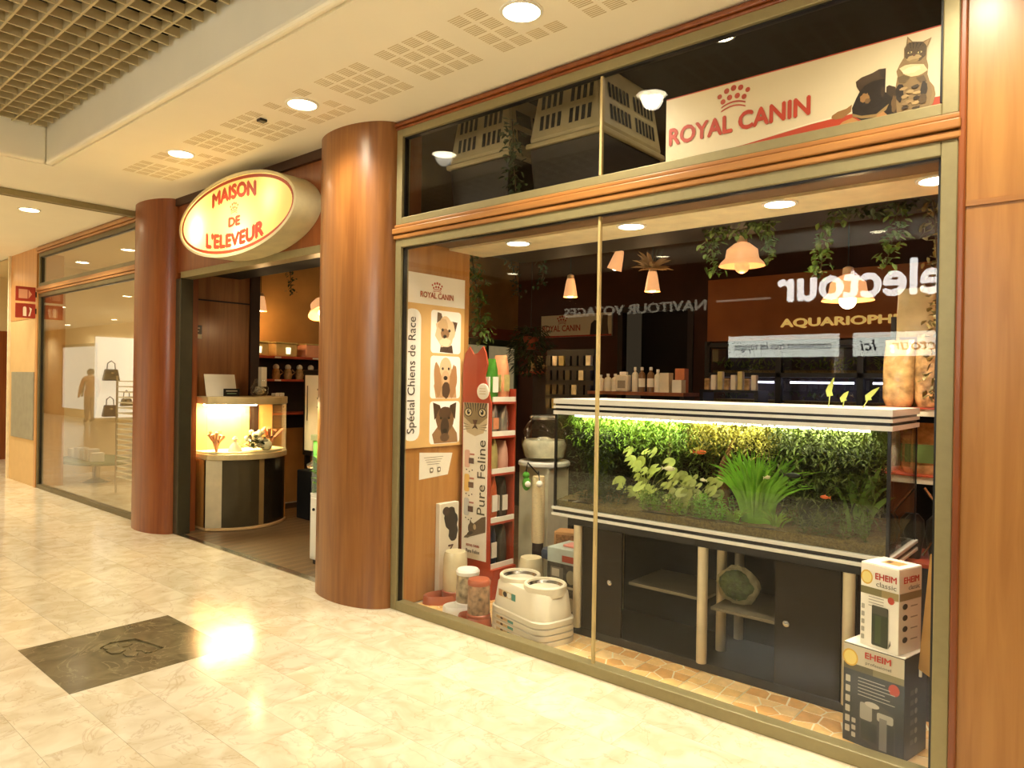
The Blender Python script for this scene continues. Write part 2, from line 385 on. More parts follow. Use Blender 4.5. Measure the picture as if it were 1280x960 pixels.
# ---- display floor of printed crazy-paving tiles
def clip(poly, a, b, c):
    out = []
    for i in range(len(poly)):
        p, q = poly[i], poly[(i+1) % len(poly)]; dp = a*p[0]+b*p[1]-c; dq = a*q[0]+b*q[1]-c
        if dp <= 0: out.append(p)
        if dp*dq < 0: t = dp/(dp-dq); out.append((p[0]+(q[0]-p[0])*t, p[1]+(q[1]-p[1])*t))
    return out
stone_m = [mat('stone_ochre', rgb(238, 196, 124), .5, 0, .12, 20), mat('stone_brown', rgb(222, 170, 100), .5, 0, .12, 20), mat('stone_sand', rgb(244, 208, 144), .5, 0, .1, 20)]
grout_m = mat('cream_grout', rgb(250, 236, 200), .6)
dfl = build(MB().box(-3.64, -.40, .03, .62, -.1, -.008), 'floor_display', joint_m); tag(dfl, kind='structure')
dl = wloc(dfl); P_ = .274
variants = []
for vnt in range(3):
    S_ = []; seeds = [((i+.5+random.uniform(-.3, .3))/3*P_-P_/2, (j+.5+random.uniform(-.3, .3))/3*P_-P_/2) for i in range(3) for j in range(3)]
    for i, (sx, sy) in enumerate(seeds):
        h = P_/2-.004; poly = [(-h, -h), (h, -h), (h, h), (-h, h)]
        for j, (tx, ty) in enumerate(seeds):
            if i != j:
                a, b = tx-sx, ty-sy; l = math.hypot(a, b); c = (a*(sx+tx)/2+b*(sy+ty)/2)-.0045*l; poly = clip(poly, a, b, c)
        if len(poly) > 2: S_.append((MB().prism(poly, .0, .0022)).mesh('stone', stone_m[(i+vnt) % 3]))
    variants.append(S_)
tb = MB().box(-P_/2+.0015, P_/2-.0015, -P_/2+.0015, P_/2-.0015, -.008, 0).mesh('stone_tile', grout_m)
for k in range(-5, 7):
    for r in range(2):
        x = -2.055+P_*k; y = .047+.15+P_*r
        if x < -3.5 or x > -.45: continue
        t = bpy.data.objects.new('stone_tile', tb); t.location = Vector((x, y, 0))-dl; place(t, dfl)
        for me in variants[(k*2+r) % 3]: place(bpy.data.objects.new('stone', me), t)
# ---- shop floor of brown boards
sfl = build(MB().box(-7.7, .5, .0, 6.1, -.12, -.009), 'floor_shop', darkwall); tag(sfl, kind='structure')
plank_m = wood_mat('brown_floor_board', rgb(96, 74, 48), rgb(134, 106, 70), .4, 'y', .8)
sl = wloc(sfl); pm = MB().box(-.059, .059, -1.75, 1.75, -.009, 0).mesh('floor_board', plank_m)
for i in range(30):
    for j in range(1):
        y = 1.80; x = -7.2+.12*i
        o = bpy.data.objects.new('floor_board', pm); o.location = Vector((x, y, 0))-sl; place(o, sfl)
o = build(MB().box(-6.75, -4.35, -.015, .045, 0, .006), 'threshold_strip', steel, sfl)
# ---- ceiling with coffer
CX = -6.6
mb = MB(); mb.box(-42, 7, -1.12, 0.02, CZ, CZ+.08); mb.box(-42, CX, -6.1, -1.12, CZ, CZ+.08); mb.box(CX, 7, -6.1, -4.9, CZ, CZ+.08)
ceil = build(mb, 'ceiling', paint); tag(ceil, kind='structure'); cl = wloc(ceil)
mb = MB()
mb.box(CX, 7, -1.18, -1.12, CZ+.0, 3.56); build(mb, 'bulkhead', paint_d, ceil, bevel=.025, segs=3)
mb = MB(); mb.box(CX, CX+.06, -4.84, -1.18, CZ+.0, 3.56); build(mb, 'bulkhead', paint_d, ceil, bevel=.025, segs=3)
mb = MB(); mb.box(CX, 7, -4.9, -4.84, CZ+.0, 3.56); build(mb, 'bulkhead', paint_d, ceil)
build(MB().box(CX-.1, 7, -5, -1.1, 3.95, 4.0), 'plenum', blackm, ceil)
build(MB().box(CX-.06, CX, -5, -1.1, 3.56, 4.0).box(CX, 7, -1.12, -1.08, 3.56, 4.0).box(CX, 7, -5, -4.9, 3.56, 4.0), 'plenum_side', blackm, ceil)
# perforated patches
pf = MB()
for i in range(6): pf.box(-.041, .041, -.041+i*.0148, -.041+i*.0148+.008, -.0006, 0)
perf_m = mat('slotted_board', rgb(208, 192, 154), .9)
pme = pf.mesh('perforation', perf_m)
LIGHTS = [-.45, -2.09, -3.84, -5.42]
for g in range(-7, 5):
    for i in range(4):
        for j in range(4):
            x = -2.218+.545*g+(i-1.5)*.108; y = -.53+(j-1.5)*.106
            if any(math.hypot(x-lx, y+.6) < .15 for lx in LIGHTS) or abs(x+4.277)+abs(y+.6) < .07: continue
            o = bpy.data.objects.new('perforation', pme); o.location = Vector((x, y, CZ))-cl; place(o, ceil)
# open cell grid
grid = struct('ceiling_grid', 'open-cell lattice ceiling inside the coffer', (0, -3, 3.46), 'ceiling grid')
grid_m = mat('grid_lacquer', rgb(196, 178, 136), .55, 0, .03)
bl = MB().box(CX+.065, 6.9, -.006, .006, 0, .055).mesh('grid_blade', grid_m); bc = MB().box(-.006, .006, -1.815, 1.80, .001, .054).mesh('cross_blade', grid_m)
for i in range(30): o = bpy.data.objects.new('grid_blade', bl); o.location = (0, 1.70-.12*i, 0); place(o, grid)
for i in range(64): o = bpy.data.objects.new('cross_blade', bc); o.location = (CX+.12+.145*i, 0, .0); place(o, grid)
# ceiling track of the fire curtain
o = build(MB().box(-7.75, -7.69, -6.0, -.02, CZ-.055, CZ).box(-7.76, -7.75, -6, -.02, CZ-.06, CZ-.045), 'trim_track', frame_m, bevel=.004); tag(o, kind='structure')
# ---- facade
def ellipse(cx, cy, rx, ry, n=40, a0=0, a1=360):
    return [(cx+rx*math.cos(math.radians(a0+(a1-a0)*k/n)), cy+ry*math.sin(math.radians(a0+(a1-a0)*k/n))) for k in range(n+1)]
def pillar(cx, rx, ry, m, lab):
    p = struct('pillar', lab, (cx, 0, 0), 'pillar')
    for a0, a1 in ((180, 238), (238.8, 360)):
        pts = ellipse(cx, 0, rx, ry, 24, a0, a1)
        build(MB().prism(pts+[(cx, 0)], .0, CZ), 'veneer_panel', m, p, smooth=True)
    build(MB().prism(ellipse(cx, 0, rx-.004, ry-.004, 40, 180, 360), .0, CZ-.001).box(cx-rx+.002, cx+rx-.002, 0, .2, .0, CZ-.001), 'core', wood_d, p)
    return p
pillar(-4.01, .39, .2, wood, 'rounded cherry wood pillar between the shop door and the big window')
pillar(-7.215, .385, .19, wood_d, 'rounded red brown pillar between the shop door and the hazy window')
fas = struct('wall_fascia', None, (-5.6, 0, 2.49))
build(MB().box(-6.84, -4.39, 0, .12, 2.49, 3.12), 'fascia_board', wood_d, fas)
build(MB().box(-6.84, -4.39, -.03, .12, 3.12, CZ), 'dark_cornice', mat('dark_cornice', rgb(70, 40, 24), .5), fas)
d1 = struct('door_1', None, (-5.6, 0, 0))
build(MB().box(-6.75, -4.39, -.012, .11, 2.43, 2.49), 'head_rail', frame_m, d1, bevel=.004)
build(MB().box(-6.84, -6.74, -.015, .11, 0.0, 2.43), 'jamb_post', jamb_m, d1, bevel=.008)
build(MB().box(-4.45, -4.40, .02, .11, 0.0, 2.43), 'jamb_post', jamb_m, d1)
def window(name, x0, x1, zb, zm0, zm1, zt, joint, fm, fw=.055, gm=None):
    w = struct(name, None, ((x0+x1)/2, 0, 0)); y0, y1 = -.02, .05
    for (z0, z1) in ((zb, zm0), (zm1, zt)):
        build(MB().box(x0, x0+fw, y0, y1, z0, z1), 'frame_stile', fm, w, bevel=.004); build(MB().box(x1-fw, x1, y0, y1, z0, z1), 'frame_stile', fm, w, bevel=.004)
        build(MB().box(x0+fw, x1-fw, y0, y1, z0, z0+(fw if z0 < 1 else .042)+.003), 'frame_rail', fm, w, bevel=.004); build(MB().box(x0+fw, x1-fw, y0, y1, z1-fw, z1), 'frame_rail', fm, w, bevel=.004)
        js = [x0+fw]+([joint] if joint else [])+[x1-fw]
        for a, b in zip(js, js[1:]):
            build(MB().box(a+.002, b-.002, .008, .018, z0+.04, z1-fw+.005), 'pane', gm or glass, w)
        if joint: build(MB().box(joint-.007, joint+.007, .004, .022, z0+fw, z1-fw), 'joint_strip', mat('pale_joint_strip', rgb(200, 176, 120), .4), w)
        # black gaskets
        build(MB().box(x0+fw, x0+fw+.01, .0, .03, z0+fw, z1-fw).box(x1-fw-.01, x1-fw, 0, .03, z0+fw, z1-fw).box(x0+fw, x1-fw, 0, .03, z1-fw-.008, z1-fw), 'gasket', black, w)
    return w
window('window_1', -3.62, -.46, 0.0, 2.42, 2.515, 3.14, -2.04, frame_m)
def mould(name, x0, x1, z0, z1, m, y=-.045):
    h = z1-z0; o = build(MB().prism([(0, 0)], 0, 0) if False else MB().box(x0, x1, y+.012, .06, z0, z0+h*.3).box(x0, x1, y, .06, z0+h*.34, z0+h*.72).box(x0, x1, y+.018, .06, z0+h*.76, z1), name, m, bevel=.006)
    return tag(o, kind='structure')
mould('trim_1', -3.63, -.45, 2.42, 2.515, woodx)
mould('trim_2', -3.63, 1.5, 3.135, CZ, wood_d, -.04)
wr = struct('wall_right', None, (0, 0, 0))
build(MB().box(-.46, 1.6, -.012, .1, 0, 2.165), 'veneer_panel', wood_l, wr, bevel=.002); build(MB().box(-.46, 1.6, -.012, .1, 2.185, 3.135), 'veneer_panel', wood_l, wr, bevel=.002)
build(MB().box(-.459, 1.6, -.018, .09, 2.165, 2.185), 'joint_bar', woodx, wr); build(MB().box(-.459, -.435, -.03, .0, 0, 3.13), 'edge_bead', wood_d, wr, bevel=.006)
build(MB().box(1.6, 7, -.012, .1, 0, CZ), 'wall_corridor', wood_l)['kind'] = 'structure'
# far shop front
frame2 = mat('dull_bronze_frame', rgb(110, 98, 66), .4, .4)
window('window_2', -10.88, -7.62, .0, 2.57, 2.66, 3.1, None, frame2, .05, glass2)
mould('trim_3', -10.9, -7.6, 2.57, 2.66, woodx)
mould('trim_4', -10.9, -7.6, 3.1, CZ, woodx, -.05)
pr = struct('wall_pier', None, (-11.5, 0, 0))
build(MB().box(-12.1, -10.96, -.02, .3, 2.25, CZ), 'veneer_panel', wood_p, pr); build(MB().box(-12.1, -10.96, -.02, .3, 0, 2.245), 'plaster_panel', mat('cream_plaster', rgb(216, 180, 122), .7, 0, .03), pr)
build(MB().box(-11.97, -10.99, -.035, -.02, .62, 1.53), 'grey_panel', mat('grey_laminate', rgb(150, 144, 122), .5), pr)
build(MB().box(-10.96, -10.88, -.03, .3, 0, 2.6), 'veneer_strip', wood_p, pr); build(MB().box(-12.14, -12.1, -.05, .32, 0, CZ), 'corner_bead', mat('cream_bead', rgb(240, 222, 184), .6), pr)
# side passage and far ends
o = build(MB().box(-15, -14.9, -.2, 4, 0, CZ), 'wall_passage', beige); tag(o, kind='structure')
d2 = struct('door_2', None, (-14.88, .45, 0))
build(MB().box(-14.9, -14.86, -.1, 1.0, 0, 2.25), 'door_leaf', wood_d, d2); build(MB().box(-14.9, -14.85, 1.0, 1.08, 0, 2.3), 'door_frame', woodx, d2); build(MB().tube([(-14.84, .9, 1.05), (-14.80, .9, 1.05), (-14.80, .78, 1.05)], .012), 'door_handle', steel, d2)
o = build(MB().box(-15, -12.2, .0, 4, CZ, CZ+.08).box(-15, -12.2, 4, 4.1, 0, CZ), 'ceiling_passage', beige); tag(o, kind='structure')
o = build(MB().box(-15, -12.1, 0, 4, -.1, -.001), 'floor_passage', marble); tag(o, kind='structure')
o = build(MB().box(-42, -15.0, -.1, 0, 0, CZ), 'wall_far', beige); tag(o, kind='structure')
o = build(MB().box(-42.1, -42, -6.1, 0, 0, CZ), 'wall_end', beige); tag(o, kind='structure')
o = build(MB().box(7, 7.1, -6.1, .1, 0, CZ), 'wall_near_end', beige); tag(o, kind='structure')
# ---- shop shell
o = build(MB().box(-7.75, -7.65, .9, 6.1, 0, 3.5), 'wall_left', ochre); tag(o, kind='structure')
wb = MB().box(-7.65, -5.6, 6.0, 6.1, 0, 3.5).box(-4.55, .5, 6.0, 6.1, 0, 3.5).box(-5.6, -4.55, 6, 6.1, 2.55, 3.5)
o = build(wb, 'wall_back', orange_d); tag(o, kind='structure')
o = build(MB().box(-5.7, -4.45, 6.7, 6.8, 0, 2.7), 'wall_store_room', blackm); tag(o, kind='structure')
o = build(MB().box(-5.68, -5.6, 5.97, 6.1, 0, 2.6).box(-4.55, -4.47, 5.97, 6.1, 0, 2.6).box(-5.68, -4.47, 5.97, 6.1, 2.55, 2.63), 'door_3', darkwall); tag(o, kind='structure')
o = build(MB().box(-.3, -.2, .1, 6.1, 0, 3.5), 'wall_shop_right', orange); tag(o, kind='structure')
o = build(MB().box(-7.7, .0, .12, 6.1, 3.5, 3.58), 'ceiling_shop', blackm); tag(o, kind='structure')
o = build(MB().box(-7.65, -7.02, .05, .12, 0, 3.5).box(-7.62, -4.4, .12, .16, 2.5, 3.5).box(-3.62, -.3, .06, .1, 3.14, 3.5), 'wall_front_inner', darkwall); tag(o, kind='structure')
o = build(MB().box(-6.97, -4.42, .17, .70, 2.52, 2.58), 'ceiling_dark_band', blackm); tag(o, kind='structure')  # black board added to darken the top of the doorway
# soffit of the display, pale edge board with lamps
sf = struct('ceiling_display', None, (-2, .4, 2.43))
build(MB().box(-3.6, -.3, .05, .45, 2.435, 2.50), 'soffit_board', mat('brown_soffit', rgb(112, 84, 54), .6), sf)
build(MB().box(-3.6, -.3, .45, .80, 2.42, 2.50), 'pale_edge_board', mat('pale_edge_board', rgb(232, 214, 170), .6), sf)
build(MB().box(-3.6, -.3, .80, 1.25, 2.44, 2.50), 'rear_board', darkwall, sf)
o = build(MB().box(-3.64, -3.6, .05, .66, 0, 2.435), 'wall_display_side', wood_l); tag(o, kind='structure')
o = build(MB().box(-7.06, -7.02, .12, .84, 0, 2.6), 'wall_door_side', wood); tag(o, kind='structure')
o = build(MB().box(-7.10, -6.98, .84, .94, 0, 2.9), 'trim_post', mat('dark_post', rgb(46, 28, 18), .5)); tag(o, kind='structure')
build(MB().box(-7.02, -7.012, .12, .84, 2.27, 2.285), 'trim_seam', darkwall)['kind'] = 'structure'
# ---- far shop room
o = build(MB().box(-12.1, -12.05, .3, 4.1, 0, 3.2), 'wall_bag_shop_left', beige); tag(o, kind='structure')
o = build(MB().box(-12.1, -7.76, 4.0, 4.1, 0, 3.2), 'wall_bag_shop_back', beige); tag(o, kind='structure')
o = build(MB().box(-12.1, -7.62, .06, 4.1, 3.12, 3.2), 'ceiling_bag_shop', beige); tag(o, kind='structure')
o = build(MB().box(-12.1, -7.62, .02, 4.1, -.1, -.001), 'floor_bag_shop', marble); tag(o, kind='structure')
o = build(MB().box(-7.66, -7.62, .06, .9, 0, 3.2).box(-7.80, -7.76, .9, 4.1, 0, 3.2), 'wall_bag_shop_right', beige); tag(o, kind='structure')
# ---- opposite shop front (seen only mirrored in the glass)
o = build(MB().box(-8.6, 7, -6.2, -6.0, 0, CZ), 'wall_opposite', mat('dark_brown_shopfront', rgb(58, 36, 24), .55)); tag(o, kind='structure')
o = build(MB().box(-42, -8.6, -6.2, -6.0, 0, CZ), 'wall_opposite_far', beige); tag(o, kind='structure')
# ================================================================ CORRIDOR THINGS
# ---- recessed ceiling lamps
def downlight(x, y, z, lab, grp, e=60, r=.085, size=150, on=lamp_on):
    t = thing('downlight', lab, 'ceiling lamp', (x, y, z), 0, grp)
    build(MB().lathe([(r+.016, 0), (r+.014, -.006), (r, -.008), (r, -.002)], seg=28), 'trim_ring', white, t, True, world=False)
    build(MB().lathe([(r*.99, -.003), (r*.8, -.006), (.001, -.009)], seg=24), 'lamp_face', on, t, True, world=False)
    l = spot((x, y, z-.03), e, size, .85, WARM, t); return t
names = {0: 'recessed round ceiling lamp above the wood and glass display window', 1: 'recessed round ceiling lamp nearest the rounded cherry pillar', 2: 'recessed round ceiling lamp above the oval shop sign'}
downlight(-2.09, -.58, CZ, names[0], 'recessed ceiling lamps', 70)
downlight(-3.84, -.59, CZ, names[1], 'recessed ceiling lamps', 70)
downlight(-5.42, -.62, CZ, names[2], 'recessed ceiling lamps', 70)
for x in (-.45, 1.2, 2.9): downlight(x, -.6, CZ, 'recessed round ceiling lamp beyond the pale wood wall', 'recessed ceiling lamps', 70)
for x in (-8.51, -10.1, -11.8, -14.5, -18, -22, -26): downlight(x, -.77, CZ, 'recessed ceiling lamp past the grey ceiling track', 'ceiling lamps past the track', 70)
for x in (3.2, .6, -2, -4.6, -7.2, -9.8, -12.4, -15, -19, -23, -27, -31): downlight(x, -5.3, CZ, 'recessed ceiling lamp along the opposite shop fronts', 'ceiling lamps across the corridor', 70)
for x in (-9.5, -12.5, -16, -20, -24, -28): downlight(x, -3.0, CZ, 'recessed ceiling lamp in the middle of the far corridor', 'ceiling lamps of the far corridor', 60)
o = build(MB().box(-4.30, -4.25, -.635, -.585, CZ-.018, CZ), 'smoke_sensor', black, bevel=.004); tag(o, 'small black sensor box on the perforated ceiling', 'sensor')
# ---- oval illuminated shop sign
sg = thing('oval_sign', 'oval yellow illuminated shop sign with red lettering over the door', 'sign', (-5.40, -.11, 2.47))
cx, cz, rx, rz_ = -5.40, 2.795, .92, .325
def oval_band(mb, rx0, rz0, y0, rx1, rz1, y1, n=64, mi=0):
    vs = []; fs = []
    for k in range(n):
        a = 2*math.pi*k/n; c, s_ = math.cos(a), math.sin(a); vs += [(cx+rx0*c, y0, cz+rz0*s_), (cx+rx1*c, y1, cz+rz1*s_)]
    for k in range(n): j = (k+1) % n; fs.append((2*k, 2*j, 2*j+1, 2*k+1))
    return mb.add(vs, fs, mi)
mb = MB(); oval_band(mb, rx, rz_, -.222, rx, rz_, -.004); oval_band(mb, rx, rz_, -.222, rx-.022, rz_-.022, -.226); oval_band(mb, rx-.022, rz_-.022, -.226, rx-.024, rz_-.024, -.19)
mb.add([(cx+rx*math.cos(a), -.004, cz+rz_*math.sin(a)) for a in [2*math.pi*k/64 for k in range(64)]], [tuple(range(64))])
build(mb, 'sign_case', mat('cream_metal_case', rgb(222, 208, 164), .5), sg, True)
sign_face = bpy.data.materials.new('sign_face_acrylic'); sign_face.use_nodes = True; N = sign_face.node_tree.nodes; L = sign_face.node_tree.links
b = N['Principled BSDF']; N.remove(b)
tl = N.new('ShaderNodeBsdfTranslucent'); tl.inputs[0].default_value = rgb(255, 236, 186); df = N.new('ShaderNodeBsdfPrincipled'); df.inputs['Base Color'].default_value = rgb(238, 216, 140); df.inputs['Roughness'].default_value = .3
ms = N.new('ShaderNodeMixShader'); ms.inputs[0].default_value = .45; L.new(tl.outputs[0], ms.inputs[1]); L.new(df.outputs[0], ms.inputs[2]); L.new(ms.outputs[0], N['Material Output'].inputs[0])
def oval_disc(y, a, b, n=64): return MB().add([(cx+a*math.cos(t), y, cz+b*math.sin(t)) for t in [-2*math.pi*k/n for k in range(n)]], [tuple(range(n))])
build(oval_disc(-.212, rx-.024, rz_-.024), 'sign_face', sign_face, sg)
mb = MB(); oval_band(mb, rx-.03, rz_-.03, -.2125, rx-.062, rz_-.055, -.2125); build(mb, 'red_border', red, sg)
redink = mat('red_ink', rgb(188, 62, 34), .45)
def w1(x, y): return x, y+.055*(1-(x/.36)**2)+(.03*(y/.07)*(1-(x/.36)**2))
text('MAISON', FRONT, (-5.39, -.213, 2.955), .70, .125, redink, sg, bold=.045, warp=lambda x, y: (x, y+.03*(1-(x/.36)**2)))
text('DE', FRONT, (-5.37, -.213, 2.745), .19, .08, redink, sg, bold=.045)
text("L'ELEVEUR", FRONT, (-5.38, -.213, 2.625), .92, .115, redink, sg, bold=.045, warp=lambda x, y: (x, y*(1+.2*abs(x)/.46)+.045*((x/.46)**2-.5)))
def crown(px, py, s, c):
    out = []
    for k, (dx, dy, r) in enumerate([(-.44, .16, .075), (-.22, .28, .085), (0, .32, .09), (.22, .28, .085), (.44, .16, .075), (-.33, -.02, .08), (-.12, .06, .085), (.12, .06, .085), (.33, -.02, .08)]): out.append((px+dx*s, py+dy*s, r*s))
    return out
def crown_print(P, px, py, s, c):
    for x, y, r in crown(px, py, s, c): P.ell(x, y, r, r, c, n=12)
    for q, w in ((-.17, .05), (-.29, .045)):
        up = [(px+s*.38*(k/4-1), py+s*(q+.10*(1-(k/4-1)**2))) for k in range(9)]; P.poly(up+[(x, y-w*s) for x, y in up[::-1]], c)
P = Print(); crown_print(P, 0, 0, .13, (150, 84, 40)); P.build('crown_emblem', FRONT, (-5.375, -.213, 2.848), sg)
point((-6.02, -.11, 2.76), 4.0, (1, .88, .62), sg, .02); point((-5.28, -.10, 2.56), 4.0, (1, .88, .62), sg, .02); point((-4.85, -.10, 2.85), .9, (1, .88, .62), sg, .02)
# ---- flag signs on the far pier
for k, z in enumerate((2.46, 2.24)):
    t = thing('flag_sign', ['upper red pictogram plate projecting from the far pier', 'lower red extinguisher plate projecting from the far pier'][k], 'sign', (-10.93, -.14, z), 0, 'red plates on the far pier')
    build(MB().box(-10.94, -10.92, -.265, -.04, z, z+.19), 'plate', mat('red_enamel', rgb(160, 50, 28), .4), t, bevel=.003)
    P = Print(); 
    if k == 0: P.rect(-.08, .02, -.06, .06, (216, 150, 110)); P.poly([(.03, -.06), (.07, 0), (.03, .06)], (216, 150, 110))
    else: P.rect(-.03, .01, -.07, .02, (240, 214, 180)); P.ell(-.01, .03, .02, .025, (240, 214, 180)); P.poly([(.03, -.07), (.05, -.07), (.07, .03), (.04, .05), (.05, .0)], (240, 214, 180))
    P.build('pictogram', SIDE, (-10.9195, -.152, z+.095), t)
    build(MB().box(-10.945, -10.915, -.045, -.0, z+.06, z+.13), 'bracket', black, t)
# ================================================================ WINDOW DISPLAY
R = math.radians
# ---- dog breed poster board on the side panel
pb = thing('poster_board', 'tall poster board with three dog portraits on the wood side panel', 'poster', (-3.59, .31, 1.045))
y0, y1, z0, z1 = .035, .60, 1.045, 2.225; X = -3.598; yc, zc = (y0+y1)/2, (z0+z1)/2
build(MB().box(X, X+.012, y0, y1, z0, z1), 'board', mat('tan_card', rgb(222, 178, 110), .5, 0, .04), pb)
W_, H_ = y1-y0, z1-z0
P = Print(); P.rect(-W_/2, W_/2, H_/2-.205, H_/2, (246, 240, 224)); crown_print(P, .01, H_/2-.085, .10, (190, 70, 50))
P.build('header', SIDE, (X+.0122, yc, zc), pb)
text('ROYAL CANIN', SIDE, (X+.0142, yc+.01, zc+H_/2-.14), .31, .04, mat('rust_ink', rgb(176, 84, 58), .5), pb, bold=.015)
P = Print(); P.rect(-W_/2+.004, -W_/2+.15, -H_/2+.05, H_/2-.245, (250, 246, 234), .06); P.build('title_strip', SIDE, (X+.0122, yc, zc), pb)
text('Spécial Chiens de Race', SIDE, (X+.0142, y0+.078, zc-.10), .78, .085, mat('dark_ink', rgb(60, 50, 40), .5), pb, rot=R(90))
def dog_photo(kind):
    P = Print(); random.seed(kind+20)
    P.rect(-.145, .145, -.148, .148, (252, 248, 236), .025)
    if kind == 0:   # pale terrier with pricked ears
        P.poly([(-.06, -.14), (.07, -.145), (.06, -.09), (-.05, -.09)], (70, 52, 40))
        P.poly([(-.09, .05), (-.085, .135), (-.05, .13), (-.02, .06)], (96, 72, 50)); P.poly([(.04, .05), (.06, .08), (.11, .075), (.085, -.01)], (84, 60, 42))
        P.ell(-.01, .0, .092, .105, (226, 196, 152), jag=.1, n=26); P.ell(-.03, .05, .05, .045, (206, 170, 122), jag=.12, n=18)
        P.ell(-.01, -.01, .04, .035, (150, 112, 76), jag=.1); P.ell(-.035, .015, .012, .011, (30, 22, 18)); P.ell(.03, .012, .012, .011, (30, 22, 18)); P.ell(-.012, -.03, .017, .013, (26, 20, 18)); P.ell(-.01, -.07, .05, .03, (240, 218, 180), jag=.15, n=18)
    elif kind == 1:  # long-eared spaniel
        P.poly([(-.09, -.145), (-.11, -.06), (-.07, .05), (.06, .06), (.10, -.05), (.11, -.145)], (198, 156, 108))
        P.ell(-.075, -.02, .035, .12, (176, 132, 86), .1, jag=.08, n=20); P.ell(.075, -.03, .036, .12, (170, 126, 82), -.12, jag=.08, n=20)
        P.ell(0, .065, .058, .075, (222, 190, 146)); P.ell(0, .0, .036, .05, (206, 172, 130)); P.ell(-.028, .06, .010, .010, (40, 28, 20)); P.ell(.03, .06, .010, .010, (40, 28, 20)); P.ell(.0, -.005, .02, .015, (34, 24, 20)); P.ell(.005, -.09, .04, .055, (80, 58, 42), jag=.1)
    else:            # dark shepherd
        P.poly([(-.10, -.145), (-.12, -.08), (-.06, -.02), (.07, -.02), (.12, -.08), (.13, -.145)], (150, 112, 74))
        P.poly([(-.115, .14), (-.10, .02), (-.03, .07), (-.05, .12)], (70, 50, 36)); P.poly([(.11, .14), (.10, .02), (.03, .07), (.05, .12)], (70, 50, 36))
        P.ell(0, .02, .085, .09, (120, 86, 56), jag=.05); P.ell(0, .065, .06, .045, (84, 60, 42)); P.ell(0, -.035, .042, .07, (60, 44, 34)); P.ell(-.038, .03, .012, .010, (24, 18, 14)); P.ell(.038, .03, .012, .010, (24, 18, 14)); P.ell(0, -.06, .022, .017, (16, 12, 12)); P.ell(0, -.105, .045, .03, (96, 70, 48))
    return P
for k in range(3):
    dog_photo(k).build('dog_portrait', SIDE, (X+.0122, y0+.385, z1-.385-.315*k), pb, ['pale terrier portrait', 'long-eared spaniel portrait', 'dark shepherd portrait'][k])
# ---- small notice
t = thing('paper_notice', 'small white paper notice taped to the wood side panel', 'notice', (-3.598, .35, .82))
build(MB().add([(-3.5985, .20, .825), (-3.5985, .47, .84), (-3.596, .51, .99), (-3.5985, .20, 1.01), (-3.5995, .20, .825), (-3.5995, .47, .84), (-3.597, .51, .99), (-3.5995, .20, 1.01)], [(0, 1, 2, 3), (7, 6, 5, 4), (0, 4, 5, 1), (1, 5, 6, 2), (2, 6, 7, 3), (3, 7, 4, 0)]), 'sheet', offw, t)
P = Print()
for k in range(4): P.rect(-.10+.01*k, .08-.012*k, .05-.016*k, .053-.016*k, (120, 104, 80))
for x in (-.03, .04): P.rect(x-.016, x+.016, -.055, -.02, (110, 96, 76), .008); P.rect(x-.008, x+.01, -.046, -.028, (236, 228, 206), .004)
P.build('printed_lines', SIDE, (-3.5958, .34, .92), t)
# ---- upright box with black dog print leaning on the panel
t = thing('leaflet_box', 'narrow white box with upright lettering behind the food dispensers', 'box', (-3.55, .45, .0))
build(MB().box(-3.598, -3.56, .36, .545, .0, .645), 'box_body', offw, t)
P = Print(); P.rect(-.085, .085, -.31, .31, (226, 214, 186)); P.ell(.02, .20, .06, .09, (34, 28, 24), .3, jag=.12, n=18); P.ell(.04, .11, .045, .07, (40, 32, 26), jag=.1); P.ell(-.03, .26, .035, .03, (60, 46, 36)); P.build('dog_print', SIDE, (-3.5598, .4525, .33), t)
text('CANIN', SIDE, (-3.558, .47, .22), .26, .05, mat('brown_ink', rgb(84, 50, 36), .5), t, rot=R(90), bold=.015)
# ---- red cat food display stand
ds = thing('display_stand', 'red cardboard stand with a cat face panel in the window', 'display stand', (-3.44, .72, 0))
xl, xr, yf, yb = -3.565, -3.29, .575, .84
redcard = red
prof = [(xl-.01, .14), (xl, .5), (xl, 1.62), (xl+.02, 1.70), (xl+.06, 1.745), (xl+.10, 1.69), (xl+.14, 1.70), (xl+.19, 1.745), (xl+.215, 1.70), (xl+.235, 1.62), (xl+.21, 1.53), (xr-.03, 1.44), (xr, 1.34), (xr, .5), (xr+.01, .14)]
mb = MB(); mb.M = frame_matrix(FRONT, (0, yf+.012, 0)); mb.prism(prof, 0, .012); build(mb, 'front_board', red, ds)
build(MB().frustum(xl-.01, xr+.05, yf-.02, yb, 0, .2, .012, .02), 'base', red, ds)
build(MB().box(xl, xr, yb-.012, yb, .2, 1.45).box(xl, xl+.012, yf+.012, yb, .2, 1.45), 'back_board', red, ds)
for z in (.2, .52, .86, 1.12, 1.36): build(MB().box(xl+.012, xr+.01, yf+.013, yb-.012, z-.015, z), 'tray', red, ds); build(MB().box(xr+.0, xr+.008, yf+.013, yb-.012, z, z+.035), 'tray_lip', offw, ds)
pw, ph = .235, 1.10; pc = ((xl+xr)/2-.005, yf-.002, .80)
build(MB().box(pc[0]-pw/2, pc[0]+pw/2, yf-.006, yf, pc[2]-ph/2, pc[2]+ph/2), 'picture_panel', offw, ds)
P = Print(); random.seed(5)
P.rect(-pw/2, pw/2, -ph/2, ph/2, (246, 238, 216))
P.poly([(-.115, ph/2), (.115, ph/2), (.115, ph/2-.14), (.08, ph/2-.21), (0, ph/2-.235), (-.08, ph/2-.21), (-.115, ph/2-.14)], (206, 186, 146))
